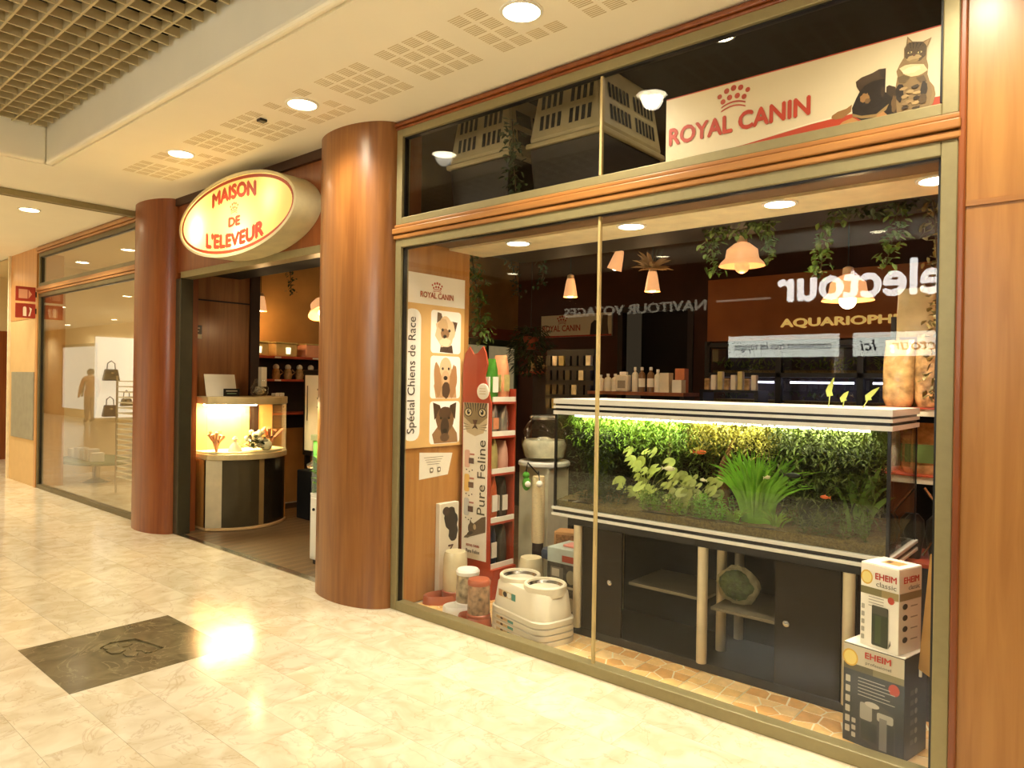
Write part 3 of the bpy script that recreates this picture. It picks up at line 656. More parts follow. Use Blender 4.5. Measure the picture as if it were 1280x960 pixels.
P.poly([(-.115, ph/2), (.115, ph/2), (.115, ph/2-.10), (.04, ph/2-.15), (-.04, ph/2-.15), (-.115, ph/2-.10)], (150, 130, 92))
for k in range(-4, 5): P.poly([(k*.026-.006, ph/2-.002), (k*.026+.006, ph/2-.002), (k*.018+.002, ph/2-.075)], (56, 46, 34))
for sx in (-1, 1):
    P.ell(sx*.068, ph/2-.068, .04, .032, (60, 48, 34)); P.ell(sx*.068, ph/2-.068, .031, .025, (222, 208, 160)); P.ell(sx*.066, ph/2-.066, .015, .018, (20, 16, 12)); P.ell(sx*.061, ph/2-.06, .005, .005, (250, 246, 236))
    for k in range(3): P.poly([(sx*.035, ph/2-.165-.008*k), (sx*.112, ph/2-.145-.022*k), (sx*.112, ph/2-.150-.022*k)], (80, 66, 48))
P.poly([(-.024, ph/2-.12), (.024, ph/2-.12), (.01, ph/2-.152), (-.01, ph/2-.152)], (96, 66, 50)); P.poly([(-.002, ph/2-.15), (.002, ph/2-.15), (.03, ph/2-.185), (.0, ph/2-.175), (-.03, ph/2-.185)], (70, 54, 40))
for k, c in enumerate([(228, 184, 160), (236, 196, 110), (206, 206, 196)]):
    yy = .18-.17*k; P.rect(-.095, -.045, yy-.09, yy+.035, c, .015); P.rect(-.055, -.005, yy-.06, yy-.02, (100, 76, 66)); P.rect(-.045, -.0, yy+.0, yy+.012, (190, 120, 100))
    for j in range(3): P.ell(-.075+.028*j, yy-.105-.012*(j % 2), .006, .005, (90, 76, 60))
P.poly([(-.09, -.41), (-.085, -.40), (-.03, -.36), (.0, -.30), (.08, -.245), (pw/2, -.235), (pw/2, -.345), (.03, -.375), (-.03, -.395), (-.05, -.405)], (104, 88, 66)); P.ell(-.015, -.335, .035, .042, (92, 76, 56)); P.poly([(-.035, -.31), (-.03, -.27), (-.01, -.30)], (88, 72, 54)); P.ell(.015, -.32, .014, .02, (196, 172, 132)); P.ell(-.03, -.37, .03, .012, (52, 42, 32), .4)
P.build('cat_print', FRONT, (pc[0], yf-.0062, pc[2]), ds)
inkg = mat('olive_ink', rgb(84, 76, 52), .5)
text('Pure Feline', FRONT, (pc[0]+.067, yf-.0085, pc[2]+.03), .52, .075, inkg, ds, rot=R(90))
text('ROYAL CANIN', FRONT, (pc[0]-.005, yf-.0085, pc[2]-.455), .125, .018, MATS['rust_ink'], ds, bold=.015); text('Pure Feline', FRONT, (pc[0]-.005, yf-.0085, pc[2]-.495), .13, .026, inkg, ds)
mb = MB(); mb.M = frame_matrix(FRONT, (xr-.075, yf, 1.43)); mb.lathe([(.056, 0), (.056, .006), (.05, .008)], seg=24); build(mb, 'round_badge', offw, ds, label='round cream badge')
P = Print()
for k in range(3): P.rect(-.03, .03, .018-.018*k, .022-.018*k, (196, 168, 110))
P.build('badge_lines', FRONT, (xr-.075, yf-.0085, 1.43), ds)
def pouch(name, label, grp, x, y, z, w, d, h, m, m2=None, rz=0, cat='bag'):
    t = thing(name, label, cat, (x, y, z), rz, grp); mb = MB(); n = 7
    for i in range(n): pass
    rings = [(.0, .80, .9), (.12, 1, 1), (.45, 1, 1), (.75, .98, .8), (.92, .93, .3), (1, .95, .08)]; vs = []; fs = []; seg = 14
    for q, kw, kd in rings:
        for k in range(seg):
            a = 2*math.pi*k/seg; c, s_ = math.cos(a), math.sin(a); e = .55
            vs.append((w/2*kw*math.copysign(abs(c)**e, c), d/2*kd*math.copysign(abs(s_)**e, s_), h*q))
    for i in range(len(rings)-1):
        for k in range(seg): fs.append((i*seg+k, i*seg+(k+1) % seg, (i+1)*seg+(k+1) % seg, (i+1)*seg+k))
    fs.append(tuple(range(seg))[::-1]); fs.append(tuple(range((len(rings)-1)*seg, len(rings)*seg)))
    mb.add(vs, fs); build(mb, 'pouch', m, t, True, world=False)
    if m2: build(MB().box(-w*.36, w*.36, -d*.5-.004, -d*.46, h*.22, h*.58), 'label', m2, t, world=False); build(MB().box(d*.0+w*.5-.004, w*.5+.003, -d*.3, d*.3, h*.22, h*.58), 'label', m2, t, world=False)
    return t
foil = mat('silver_foil', rgb(206, 200, 180), .22, .7, .1, 20, .4, 30); gold = mat('pale_gold_bag', rgb(206, 190, 120), .3, .2, .15, 20, .3, 25)
gb = mat('green_bag', rgb(70, 130, 40), .3, 0, .2, 20, .3, 25); pk = mat('salmon_bag', rgb(226, 150, 104), .35, 0, .15, 20, .3, 25); ob = mat('orange_bag', rgb(196, 96, 52), .35, 0, .15, 20, .3, 25); bb = mat('navy_bag', rgb(36, 44, 60), .35, 0, .2, 20, .3, 25)
for nm, lab, x, y, z, w, h, m, m2 in [('food_bag', 'green cat food bag on the top tray of the red stand', -3.36, .64, 1.36, .10, .30, gb, offw), ('food_bag', 'salmon cat food bag behind the green one on the red stand', -3.37, .76, 1.36, .12, .33, pk, gold),
        ('food_bag', 'silver cat food bag with orange label on the red stand', -3.37, .65, 1.12, .12, .22, foil, pk), ('food_bag', 'plain silver foil bag beside the orange-labelled bag on the stand', -3.37, .77, 1.12, .10, .21, foil, None),
        ('food_bag', 'pale gold cat food bag on the middle tray of the red stand', -3.37, .65, .86, .12, .24, gold, None), ('food_bag', 'pink cat food bag behind the pale gold bag', -3.37, .77, .86, .10, .22, mat('pink_bag', rgb(226, 176, 150), .35), None),
        ('food_bag', 'orange cat food bag low on the red stand', -3.37, .65, .52, .12, .32, ob, offw), ('food_bag', 'dark foil bag behind the orange bag', -3.37, .77, .52, .10, .30, mat('dark_foil', rgb(90, 84, 70), .25, .6), offw),
        ('food_bag', 'navy blue cat food bag on the lowest tray', -3.37, .65, .2, .12, .30, bb, offw), ('food_bag', 'grey foil bag behind the navy blue bag', -3.37, .77, .2, .10, .28, mat('grey_foil', rgb(130, 124, 108), .25, .6), None)]:
    pouch(nm, lab, 'bags on the red stand', x, y, z, w, .09, h, m, m2)
# ---- food dispensers
def dispenser(lab, x, y, rz, mbase, mjar, mlid, hj=.30, r=.085, dish=True, L_=.125):
    t = thing('food_dispenser', lab, 'pet feeder', (x, y, 0), rz, 'gravity feeders behind the glass')
    if dish:
        prof = []; mb = MB(); Wd = .085; off = .12-L_-.005
        ring = lambda kx, ky, z: [(kx*math.cos(a)+off, ky*math.sin(a), z) for a in [2*math.pi*k/24 for k in range(24)]]
        rs = [ring(L_, Wd, 0), ring(L_*.97, Wd*.97, .05), ring(L_*.93, Wd*.92, .058), ring(L_*.86, Wd*.82, .05), ring(L_*.78, Wd*.72, .012)]
        vs = [p for q in rs for p in q]; fs = [(i*24+k, i*24+(k+1) % 24, (i+1)*24+(k+1) % 24, (i+1)*24+k) for i in range(4) for k in range(24)]+[tuple(range(24))[::-1], tuple(range(96, 120))]
        mb.add(vs, fs); build(mb, 'dish_base', mbase, t, True, world=False)
        build(MB().lathe([(r*1.02, .03), (r*1.05, .075), (r*.98, .08)], (.03, 0, 0)), 'collar', mbase, t, True, world=False)
    z0 = .07 if dish else 0
    jr = build(MB().lathe([(r*.9, z0), (r, z0+.02), (r*.96, z0+hj*.8), (r*.9, z0+hj*.93), (r*.82, z0+hj)], (.03, 0, 0), 24, caps=True), 'jar', mjar, t, True, world=False)
    if mlid: build(MB().lathe([(r*.99, z0+hj*.88), (r*1.02, z0+hj*.98), (r*.9, z0+hj*1.04), (r*.3, z0+hj*1.06)], (.03, 0, 0), 24), 'lid', mlid, jr, True, world=False)
    return t
jarc = mat('frosted_jar', rgb(226, 212, 170), .25, 0, .08, 10); jarp = mat('printed_jar', rgb(168, 150, 118), .3, 0, .75, 22); jarp2 = mat('brown_printed_jar', rgb(150, 118, 88), .3, 0, .75, 22)
dispenser('frosted feeder jar on a terracotta dish below the dog poster', -3.44, .36, R(62), terr, jarc, None, .27, .085, True, .155)
dispenser('printed feeder jar with a round white lid', -3.20, .235, R(55), white, jarp, white, .21, .076)
dispenser('printed feeder jar with a terracotta lid beside the white bowls', -3.00, .135, R(8), terr, jarp2, terr, .21, .07, True, .115)
dispenser('frosted feeder jar without a dish beside the cat stand', -2.98, .62, 0, terr, jarc, None, .34, .085, False)
dispenser('clear feeder jar with a dark blue lid behind the frosted one', -2.93, .795, 0, terr, clear, mat('blue_lid', rgb(60, 70, 84), .4), .36, .08, False)
# ---- stack of double bowls
def double_bowl(z, top, lab):
    t = thing('double_bowl', lab, 'pet bowl', (-2.655, .27, z), R(-13), 'stacked double bowls')
    def rr(hx, hy, z, r=.09):
        pts = []
        for cx_, cy_, a0 in ((hx-r, -hy+r, -90), (hx-r, hy-r, 0), (-hx+r, hy-r, 90), (-hx+r, -hy+r, 180)):
            for k in range(7): a = R(a0+k*15); pts.append((cx_+r*math.cos(a), cy_+r*math.sin(a), z))
        return pts
    H = .20
    rs = [rr(.262, .150, 0), rr(.262, .150, .028), rr(.252, .142, .034), rr(.236, .128, H*.86), rr(.226, .120, H*.93), rr(.20, .10, H*.95)]
    n = 28; vs = [p for q in rs for p in q]
    mb = MB(); mb.add(vs, [(i*n+k, i*n+(k+1) % n, (i+1)*n+(k+1) % n, (i+1)*n+k) for i in range(5) for k in range(n)]+([tuple(range(5*n, 6*n))] if top else []))
    hd = build(mb, 'holder', cream, t, True, world=False)
    if top:
        for sx in (-1, 1):
            build(MB().lathe([(.124, H*.80), (.126, H*1.06), (.119, H*1.10), (.108, H*1.09), (.104, H*.98)], (sx*.122, 0, 0), 32, caps=False), 'raised_rim', cream, t, True, world=False)
            b_ = build(MB().lathe([(.105, H*1.03), (.10, H*1.0), (.085, H*.80), (.06, H*.72), (.001, H*.71)], (sx*.122, 0, 0), 32, caps=False), 'steel_bowl', steel, hd, True, world=False)
    for k, c in enumerate([(190, 120, 60), (60, 60, 60), (210, 190, 150), (70, 130, 110)]):
        pass
    P = Print(); 
    if top: P.rect(-.085, .085, -.02, .02, (214, 190, 140)); P.rect(-.085, -.05, -.02, .02, (196, 140, 84)); P.ell(-.02, 0, .02, .016, (50, 42, 34)); P.ell(.02, 0, .02, .016, (240, 232, 210)); P.rect(.045, .085, -.02, .02, (70, 140, 124))
    else: P.rect(-.085, .085, -.008, .008, (200, 170, 120)); P.ell(-.03, 0, .014, .007, (60, 50, 40)); P.rect(.03, .085, -.008, .008, (70, 140, 124))
    zz = .12 if top else .013; yy = -.1365 if top else -.1515
    ob_ = P.build('sticker', FRONT, (0, 0, 0), t); ob_.location = (-.07, yy, zz)
    return t
for k in range(4): double_bowl(.002+.036*k, k == 3, ['lowest white double bowl holder of the stack', 'second white double bowl holder from the floor', 'third white double bowl holder, under the one with steel bowls', 'white double bowl holder with two steel bowls on top of the stack'][k])
# ---- cartons and scratcher left of the cabinet
t = thing('toy_carton', 'pale blue carton with a red label on the dark boxes', 'box', (-2.66, .72, .36)); build(MB().box(-2.80, -2.56, .60, .84, .345, .44), 'carton', mat('pale_blue_card', rgb(186, 196, 180), .5), t, bevel=.004); build(MB().box(-2.68, -2.565, .597, .60, .36, .40), 'label', red, t); build(MB().box(-2.72, -2.63, .66, .76, .44, .455), 'bag_handle', mat('red_white_plastic', rgb(226, 150, 130), .3), t, bevel=.005)
for k in range(2):
    t = thing('pump_carton', ['dark printed carton under the pale blue one', 'dark printed carton on the floor beside the cabinet post'][k], 'box', (-2.66, .72, [.175, 0][k]), 0, 'dark cartons beside the cabinet')
    z = [.175, .003][k]; build(MB().box(-2.80, -2.545, .60, .86, z, z+.17), 'carton', mat('dark_print_card', rgb(60, 56, 46), .5, 0, .6, 30), t, bevel=.004)
    P = Print(); P.rect(-.10, .0, -.06, .06, (110, 104, 88)); P.rect(-.09, -.03, .0, .05, (180, 172, 150)); P.ell(.06, .01, .035, .045, (150, 140, 110)); P.rect(.02, .1, -.065, -.05, (190, 180, 150)); P.build('product_print', FRONT, (-2.67, .598, z+.085), t)
t = thing('scratch_block', 'brown cardboard scratching block standing on edge', 'scratcher', (-2.92, 1.02, 0), R(20)); build(MB().box(-.10, .10, -.07, .07, 0, .46), 'block', cardboard, t, world=False, bevel=.006); build(MB().box(-.085, .085, -.074, -.07, .02, .44), 'corrugated_face', mat('corrugated', rgb(150, 104, 58), .9, 0, .4, 60, .8, 90), t, world=False)
# ---- plinth with glass fish bowl
t = thing('plinth_table', 'pale square plinth with a round white top by the aquarium', 'plinth', (-3.36, 1.27, 0)); build(MB().box(-3.50, -3.22, 1.14, 1.40, 0, .86), 'column', mat('pale_grey_laminate', rgb(204, 196, 164), .5), t, bevel=.004); build(MB().lathe([(.19, .86), (.2, .87), (.2, .89), (.19, .9)], (-3.36, 1.27, 0), 32), 'round_top', alu, t, True); build(MB().box(-3.36, -3.29, 1.132, 1.14, .35, .45), 'socket_plate', darkwall, t)
t = thing('fish_bowl', 'large round glass bowl wrapped in film on the plinth', 'fish bowl', (-3.36, 1.27, .9))
build(MB().lathe([(.10, 0), (.155, .03), (.178, .13), (.17, .22), (.13, .29), (.105, .31), (.11, .325)], seg=32, caps=False), 'glass_bowl', tankglass, t, True, world=False); build(MB().lathe([(.15, .03), (.172, .12), (.155, .16), (.10, .15), (.03, .18), (.001, .17)], seg=18, caps=False), 'crumpled_film', mat('clear_film', rgb(214, 206, 176), .15, 0, .2, 12, .9, 14), t, True, world=False); build(MB().lathe([(.112, .318), (.116, .335), (.105, .345)], seg=28), 'rim_lid', foil, t, True, world=False)
# ---- scratching post with hanging toys
t = thing('scratching_post', 'cream rope scratching post with a dangling ball', 'cat post', (-3.19, .99, 0)); build(MB().lathe([(.045, .34), (.047, .36), (.047, .80), (.043, .82)], (-3.19, .99, 0), 16), 'rope_post', mat('sisal_rope', rgb(230, 208, 156), .9, 0, .15, 60, .7, 80, stretch=(1, 1, 8)), t, True); build(MB().lathe([(.10, 0), (.10, .02), (.045, .022), (.04, .34)], (-3.19, .99, 0), 16), 'foot', darkwall, t, True); build(MB().tube([(-3.19, .99, .82), (-3.16, .95, .86), (-3.135, .93, .80)], .004), 'cord', black, t); build(MB().ball((-3.13, .925, .775), .024), 'ball', offw, t, True)
t = thing('plush_toy', 'bright green plush toy hanging by the scratching post', 'toy', (-3.23, .90, .70)); build(MB().ball((-3.23, .90, .77), (.032, .03, .05)).ball((-3.235, .90, .83), .026), 'body', mat('green_plush', rgb(80, 150, 40), .9), t, True); build(MB().ball((-3.205, .885, .77), .022), 'patch', offw, t, True); build(MB().tube([(-3.19, .99, .83), (-3.23, .91, .92), (-3.235, .90, .855)], .006), 'loop', black, t)
# ---- aquarium stand
AX0, AX1, AY0, AY1 = -2.6, -.76, .40, .93
st = thing('aquarium_cabinet', 'black open-fronted cabinet with silver posts under the aquarium', 'cabinet', (-1.68, .66, 0))
build(MB().box(-2.47, -.89, .43, .92, 0.002, .05), 'plinth', black, st, bevel=.004); build(MB().box(-2.5, -.86, .41, .93, .655, .695), 'top_board', black, st)
for x in (-2.435, -1.64, -.925):
    for y in ((.425, .66, .9) if x == -1.64 else (.425, .9)):
        m_ = MB().lathe([(.027, .05), (.027, .655)], (x, y, 0), 14); build(m_, 'post', mat('silver_post', rgb(206, 192, 156), .4, .2), st, True)
doorm = mat('smoked_brown_panel', rgb(34, 26, 16), .6, 0, .1, spec=.15)
for k, (xa, xb, kx) in enumerate(((-2.40, -2.13, -2.2), (-1.26, -.96, -1.2))):
    d_ = build(MB().box(xa, xb, .42, .435, .055, .65), 'door', doorm, st); kn = MB(); kn.M = frame_matrix(FRONT, (kx, .42, .36)); kn.lathe([(.008, 0), (.014, .008), (.016, .016), (.008, .022)], seg=14); build(kn, 'knob', steel, d_, True)
build(MB().box(-2.46, -2.45, .44, .91, .05, .655), 'side_panel', blackm, st); build(MB().box(-.905, -.895, .44, .91, .05, .655), 'side_panel', blackm, st); build(MB().box(-2.46, -.9, .905, .92, .05, .655), 'back_panel', blackm, st)
build(MB().box(-2.13, -1.67, .50, .89, .345, .36), 'shelf', mat('grey_shelf', rgb(110, 100, 76), .5), st); build(MB().box(-1.61, -1.26, .46, .89, .325, .34), 'shelf', MATS['grey_shelf'], st)
# geode
t = thing('geode', 'green crystal geode with a pale rim on the cabinet shelf', 'mineral', (-1.53, .62, .34)); random.seed(11)
def lump(c, r, n, jag, seg=18, rings=10):
    mb = MB(); mb.ball(c, r, seg, rings); mb.v = [tuple(Vector(c)+(Vector(p)-Vector(c))*(1+random.uniform(-jag, jag))) for p in mb.v]; return mb
build(lump((-1.53, .62, .435), (.115, .04, .10), 0, .10), 'rock', mat('pale_rock', rgb(176, 164, 120), .8, 0, .3, 20, .6, 40), t, True); build(lump((-1.53, .596, .44), (.092, .025, .078), 0, .08), 'crystal_face', mat('green_crystal', rgb(84, 96, 50), .3, 0, .5, 30, .9, 60), t, True)
# ---- aquarium
aq = thing('aquarium', 'long planted glass aquarium with a white striped lid in the window', 'aquarium', (-1.68, .66, .695))
def band(mb, z0, z1, e=0, mi=0): return mb.box(AX0-e, AX1+e, AY0-e, AY1+e, z0, z1, mi)
build(band(MB(), .697, .715, .012), 'base_trim', alu, aq, bevel=.003); build(band(MB(), .716, .733, .004), 'base_trim', black, aq); build(band(MB(), .734, .752, .012), 'base_trim', alu, aq, bevel=.003)
zt0, zt1 = .752, 1.315
build(MB().box(AX0, AX1, AY0, AY0+.01, zt0, zt1), 'glass_front', tankglass, aq); build(MB().box(AX0, AX0+.01, AY0+.01, AY1-.01, zt0, zt1), 'glass_end', tankglass, aq); build(MB().box(AX1-.01, AX1, AY0+.01, AY1-.01, zt0, zt1), 'glass_end', tankglass, aq)
build(MB().box(AX0+.01, AX1-.30, AY1-.012, AY1-.002, zt0, zt1), 'back_panel', mat('dark_green_back', rgb(22, 30, 14), .6, 0, .5, 6), aq); build(MB().box(AX1-.30, AX1-.01, AY1-.012, AY1-.002, zt0, zt1), 'glass_back', tankglass, aq)
for x in (AX0+.004, AX1-.004):
    for y in (AY0+.004, AY1-.004): build(MB().box(x-.007, x+.007, y-.007, y+.007, zt0, zt1), 'corner_seal', black, aq)
zl = [1.31, 1.332, 1.347, 1.362, 1.374, 1.404]
for k in range(5): build(MB().box(AX0-(.01 if k % 2 == 0 else 0), AX1+(.01 if k % 2 == 0 else 0), AY0-(.01 if k % 2 == 0 else 0), AY1+(.01 if k % 2 == 0 else 0), zl[k], zl[k+1]), 'lid_band', alu if k % 2 == 0 else black, aq)
build(MB().box(AX0+.1, AX1-.1, AY0+.06, AY0+.10, 1.297, 1.309), 'light_tube', emit_mat('tank_tube', (1, .95, .6, 1), 14), aq)
area((-1.68, AY0+.16, 1.29), 18, 1.6, .16, (1, .93, .55), aq)
gb_ = MB(); nx, ny = 50, 12; random.seed(4)
vsg = [(AX0+.012+(AX1-AX0-.024)*i/nx, AY0+.012+(AY1-AY0-.024)*j/ny, .79+.05*j/ny+.015*math.sin(i*.4)*math.cos(j*.6)+random.uniform(-.004, .004)) for j in range(ny+1) for i in range(nx+1)]
gb_.add(vsg, [(j*(nx+1)+i, j*(nx+1)+i+1, (j+1)*(nx+1)+i+1, (j+1)*(nx+1)+i) for j in range(ny) for i in range(nx)])
gb_.add([(AX0+.012, AY0+.012, zt0), (AX1-.012, AY0+.012, zt0), (AX1-.012, AY1-.012, zt0), (AX0+.012, AY1-.012, zt0)]+[vsg[0], vsg[nx]], [(3, 2, 1, 0), (0, 1, 5, 4)])
build(gb_, 'gravel_bed', gravel, aq, True)['kind'] = 'stuff'
# ================================================================ AQUARIUM CONTENTS
random.seed(21); U = random.uniform
GZ = .80
def water_plant(name, label, mb, m, grp='plants in the window aquarium'):
    o = build(mb, name, m, smooth=True); return tag(o, label, 'aquatic plant', grp)
def vallis(x, y, n, h, spread, w=.014, lean=0):
    mb = MB()
    for k in range(n):
        a = U(0, 6.28); r = U(0, spread*.35); dx, dy = math.cos(a), math.sin(a)*.5; hh = h*U(.65, 1.05); s = spread*U(.3, 1)
        pts = [(x+dx*r+dx*s*t**1.8+lean*t*t, max(AY0+.02, min(AY1-.03, y+dy*r+dy*s*t**1.5)), GZ+hh*(t-.32*t**3*(s/spread))) for t in (0, .2, .4, .6, .8, 1)]
        mb.blade(pts, w*U(.7, 1.2))
    return mb
def lily(x, y, n, h, spread, lw=.06):
    mb = MB()
    for k in range(n):
        a = U(0, 6.28); r = spread*U(.2, 1); px, py, pz = x+math.cos(a)*r, max(AY0+.05, min(AY1-.06, y+math.sin(a)*r*.5)), GZ+h*U(.15, 1)
        mb.tube([(x, y, GZ), (x+(px-x)*.5, y+(py-y)*.4, GZ+(pz-GZ)*.7), (px, py, pz)], .0018, 4)
        nrm = Vector((U(-.5, .5), U(-1, -.4), U(.1, .8))).normalized(); sd = nrm.orthogonal().normalized(); q = nrm.cross(sd); s = lw*U(.55, 1)/1.6
        pts = [Vector((px, py, pz))+(sd*math.cos(t)*s+q*math.sin(t)*s*.85) for t in [.5+5.3*i/9 for i in range(10)]]
        mb.add([(px, py, pz)]+[tuple(p) for p in pts], [(0, i, i+1) for i in range(1, 10)])
    return mb
def stems(x, y, n, h, spread, ll=.03, lw=.009):
    mb = MB()
    for k in range(n):
        bx, by = x+U(-spread, spread), max(AY0+.04, min(AY1-.05, y+U(-spread, spread)*.5)); hh = h*U(.6, 1.05); lx, ly = U(-.05, .05), U(-.03, .03)
        mb.tube([(bx, by, GZ), (bx+lx, by+ly, GZ+hh)], .0016, 4)
        for j in range(int(hh/.018)):
            t = j*.018/hh
            for q in range(3): a = U(0, 6.28); mb.leaf((bx+lx*t, by+ly*t, GZ+hh*t), (math.cos(a), math.sin(a), U(.1, .7)), ll*U(.7, 1.1), lw)
    return mb
def moss(x0, x1, y0, y1, z0, z1, n, ll=.035, lw=.007):
    mb = MB()
    for k in range(n):
        t = random.random()**1.6; p = (U(x0, x1), U(y0, y1), z1-(z1-z0)*t*(.6+.4*math.sin(k)))
        mb.leaf(p, (U(-1, 1), U(-1, .4), U(-.8, .4)), ll*U(.5, 1.2), lw)
    return mb
ym = mat('yellow_moss', rgb(150, 144, 50), .6, 0, .45, 16)
water_plant('floating_moss', 'bright feathery moss floating under the lid at the left of the tank', moss(-2.55, -1.75, AY0+.04, AY1-.08, 1.10, 1.308, 5200, .04, .010), leaf_m)
water_plant('floating_moss', 'yellow green moss floating above the fern clump', moss(-1.78, -1.3, AY0+.04, AY1-.08, 1.12, 1.308, 3400, .04, .010), ym)
water_plant('floating_moss', 'dark moss floating at the right end of the tank', moss(-1.35, -.80, AY0+.04, AY1-.08, 1.06, 1.308, 4200, .04, .010), leaf_o)
water_plant('hanging_moss', 'loose dark moss hanging behind the swordplant', moss(-1.32, -.88, AY0+.15, AY1-.06, .86, 1.2, 4200, .045, .011), leaf_d)
water_plant('hanging_moss', 'green moss curtain hanging behind the lily pads', moss(-2.5, -1.6, AY0+.25, AY1-.05, .90, 1.2, 3600, .045, .010), leaf_o)
water_plant('ribbon_plant', 'dense bright green ribbon plant clump in the middle of the tank', vallis(-1.40, .53, 170, .43, .24, .013, .03), leaf_b)
water_plant('ribbon_plant', 'thin olive ribbon plant along the left end glass', vallis(-2.46, .66, 60, .52, .14, .010), leaf_o)
water_plant('ribbon_plant', 'dark ribbon plant right of the bright clump', vallis(-1.15, .60, 80, .44, .18, .011), leaf_d)
water_plant('lily_pad_plant', 'round-leaved pale lily plant left of the tank joint strip', lily(-2.07, .55, 24, .32, .20, .075), leaf_y)
water_plant('lily_pad_plant', 'low lily plant with pale round leaves beside driftwood', lily(-1.74, .51, 40, .20, .17, .06), mat('olive_lily_leaf', rgb(146, 150, 74), .5, 0, .35, 12))
water_plant('stem_plant', 'tall dark stem plant in the left back corner', stems(-2.36, .78, 30, .46, .2, .036, .011), leaf_d)
water_plant('stem_plant', 'bushy green stem plant behind the lily pads', stems(-1.97, .76, 34, .44, .22, .036, .011), leaf_o)
water_plant('stem_plant', 'brown green stem plant behind the driftwood', stems(-1.60, .76, 26, .44, .16, .036, .011), mat('brown_water_plant', rgb(112, 92, 40), .6, 0, .4, 12))
water_plant('stem_plant', 'fine dark stem plant right of the ribbon clump', stems(-1.12, .74, 36, .48, .22, .032, .009), leaf_o)
water_plant('stem_plant', 'short green stem plant on the gravel by the driftwood', stems(-1.58, .48, 24, .13, .12), leaf_b)
water_plant('stem_plant', 'short pale stem plant on the gravel under the lily pads', stems(-1.90, .48, 34, .12, .18), leaf_m)
water_plant('stem_plant', 'low dark stem plant on the gravel at the left end', stems(-2.35, .50, 30, .16, .18), leaf_d)
water_plant('stem_plant', 'low olive stem plant on the gravel at the right end', stems(-1.02, .50, 26, .12, .16), leaf_o)
water_plant('hanging_moss', 'dark moss wall by the left end glass', moss(-2.57, -2.28, AY0+.10, AY1-.05, .82, 1.2, 2600, .045, .011), leaf_d)
water_plant('hanging_moss', 'olive moss tangle low in the right half of the tank', moss(-1.32, -.86, AY0+.12, AY1-.08, .82, 1.08, 2600, .045, .011), leaf_o)
water_plant('sword_plant', 'broad-leaved sword plant near the right end glass', vallis(-.93, .58, 14, .40, .13, .026), mat('sword_leaf', rgb(104, 140, 52), .4, 0, .2))
for x, l in ((-1.50, 'left'), (-1.28, 'right')): water_plant('gravel_grass', 'tuft of low grass on the %s side of the ribbon clump' % l, vallis(x, .47, 26, .10, .09, .006), leaf_m)
o = build(MB().tube([(-1.62, .60, .79), (-1.60, .60, .92), (-1.64, .63, 1.05), (-1.57, .62, 1.2)], [.03, .024, .02, .012], 8).tube([(-1.60, .60, .95), (-1.52, .57, 1.06), (-1.48, .58, 1.18)], [.018, .013, .006], 7), 'driftwood', mat('driftwood', rgb(120, 84, 50), .8, 0, .35, 20, .6, 50), smooth=True); tag(o, 'branching brown driftwood beside the ribbon plant', 'driftwood')
fishm = [mat('orange_fish', rgb(226, 104, 48), .35), mat('silver_fish', rgb(226, 214, 180), .3), mat('dark_fish', rgb(40, 44, 36), .4)]
def fish(x, y, z, l, m, lab, rz=0):
    t = thing('fish', lab, 'fish', (x, y, z), rz, 'fish in the window aquarium')
    build(MB().ball((0, 0, 0), (l*.42, l*.09, l*.17), 12, 8), 'body', m, t, True, world=False)
    build(MB().add([(-l*.36, .001, 0), (-l*.62, .001, l*.17), (-l*.55, .001, 0), (-l*.62, .001, -l*.17), (-l*.36, -.001, 0), (-l*.62, -.001, l*.17), (-l*.55, -.001, 0), (-l*.62, -.001, -l*.17)], [(0, 1, 2), (0, 2, 3), (6, 5, 4), (7, 6, 4)]), 'tail_fin', m, t, world=False)
    build(MB().prism([(0, 0)]*3, 0, 0) if False else MB().add([(-l*.1, 0, l*.15), (l*.12, 0, l*.15), (-l*.08, 0, l*.27)], [(0, 1, 2)]), 'dorsal_fin', m, t, world=False); build(MB().ball((l*.28, -l*.075, l*.04), l*.03, 8, 6).ball((l*.28, l*.075, l*.04), l*.03, 8, 6), 'eye', black, t, True, world=False)
fish(-1.70, .50, 1.14, .07, fishm[0], 'orange fish under the yellow moss', .3); fish(-1.86, .46, 1.04, .075, fishm[1], 'silver fish above the lily pads', .2); fish(-1.66, .45, 1.0, .05, fishm[1], 'small pale fish beside the driftwood', 2.8); fish(-1.19, .44, 1.07, .08, fishm[2], 'dark round fish right of the ribbon clump', .1); fish(-1.31, .43, 1.05, .05, fishm[1], 'pale fish among the ribbon leaves', 1.2); fish(-1.05, .46, .98, .05, fishm[0], 'small orange fish near the right end glass', 3)
# shoots that have grown through the lid
for x, y, h, lab in ((-1.08, .60, .13, 'tall leaf shoot growing out of the lid opening'), (-1.02, .62, .07, 'short leaf shoot beside the tall one on the lid'), (-.93, .62, .09, 'slanting leaf shoot at the right end of the lid')):
    t = thing('lid_shoot', lab, 'plant', (x, y, 1.404), 0, 'shoots on the aquarium lid'); lean = .05 if 'slant' in lab else .012
    build(MB().tube([(0, 0, 0), (lean*.5, 0, h*.5)], .0025), 'stem', leaf_y, t, world=False); build(MB().blade([(lean*.5, 0, h*.4), (lean*.6-.008, 0, h*.6), (lean*.9, 0, h*.85), (lean*1.2+.01, 0, h*1.1)], .028), 'leaf', leaf_y, t, world=False)
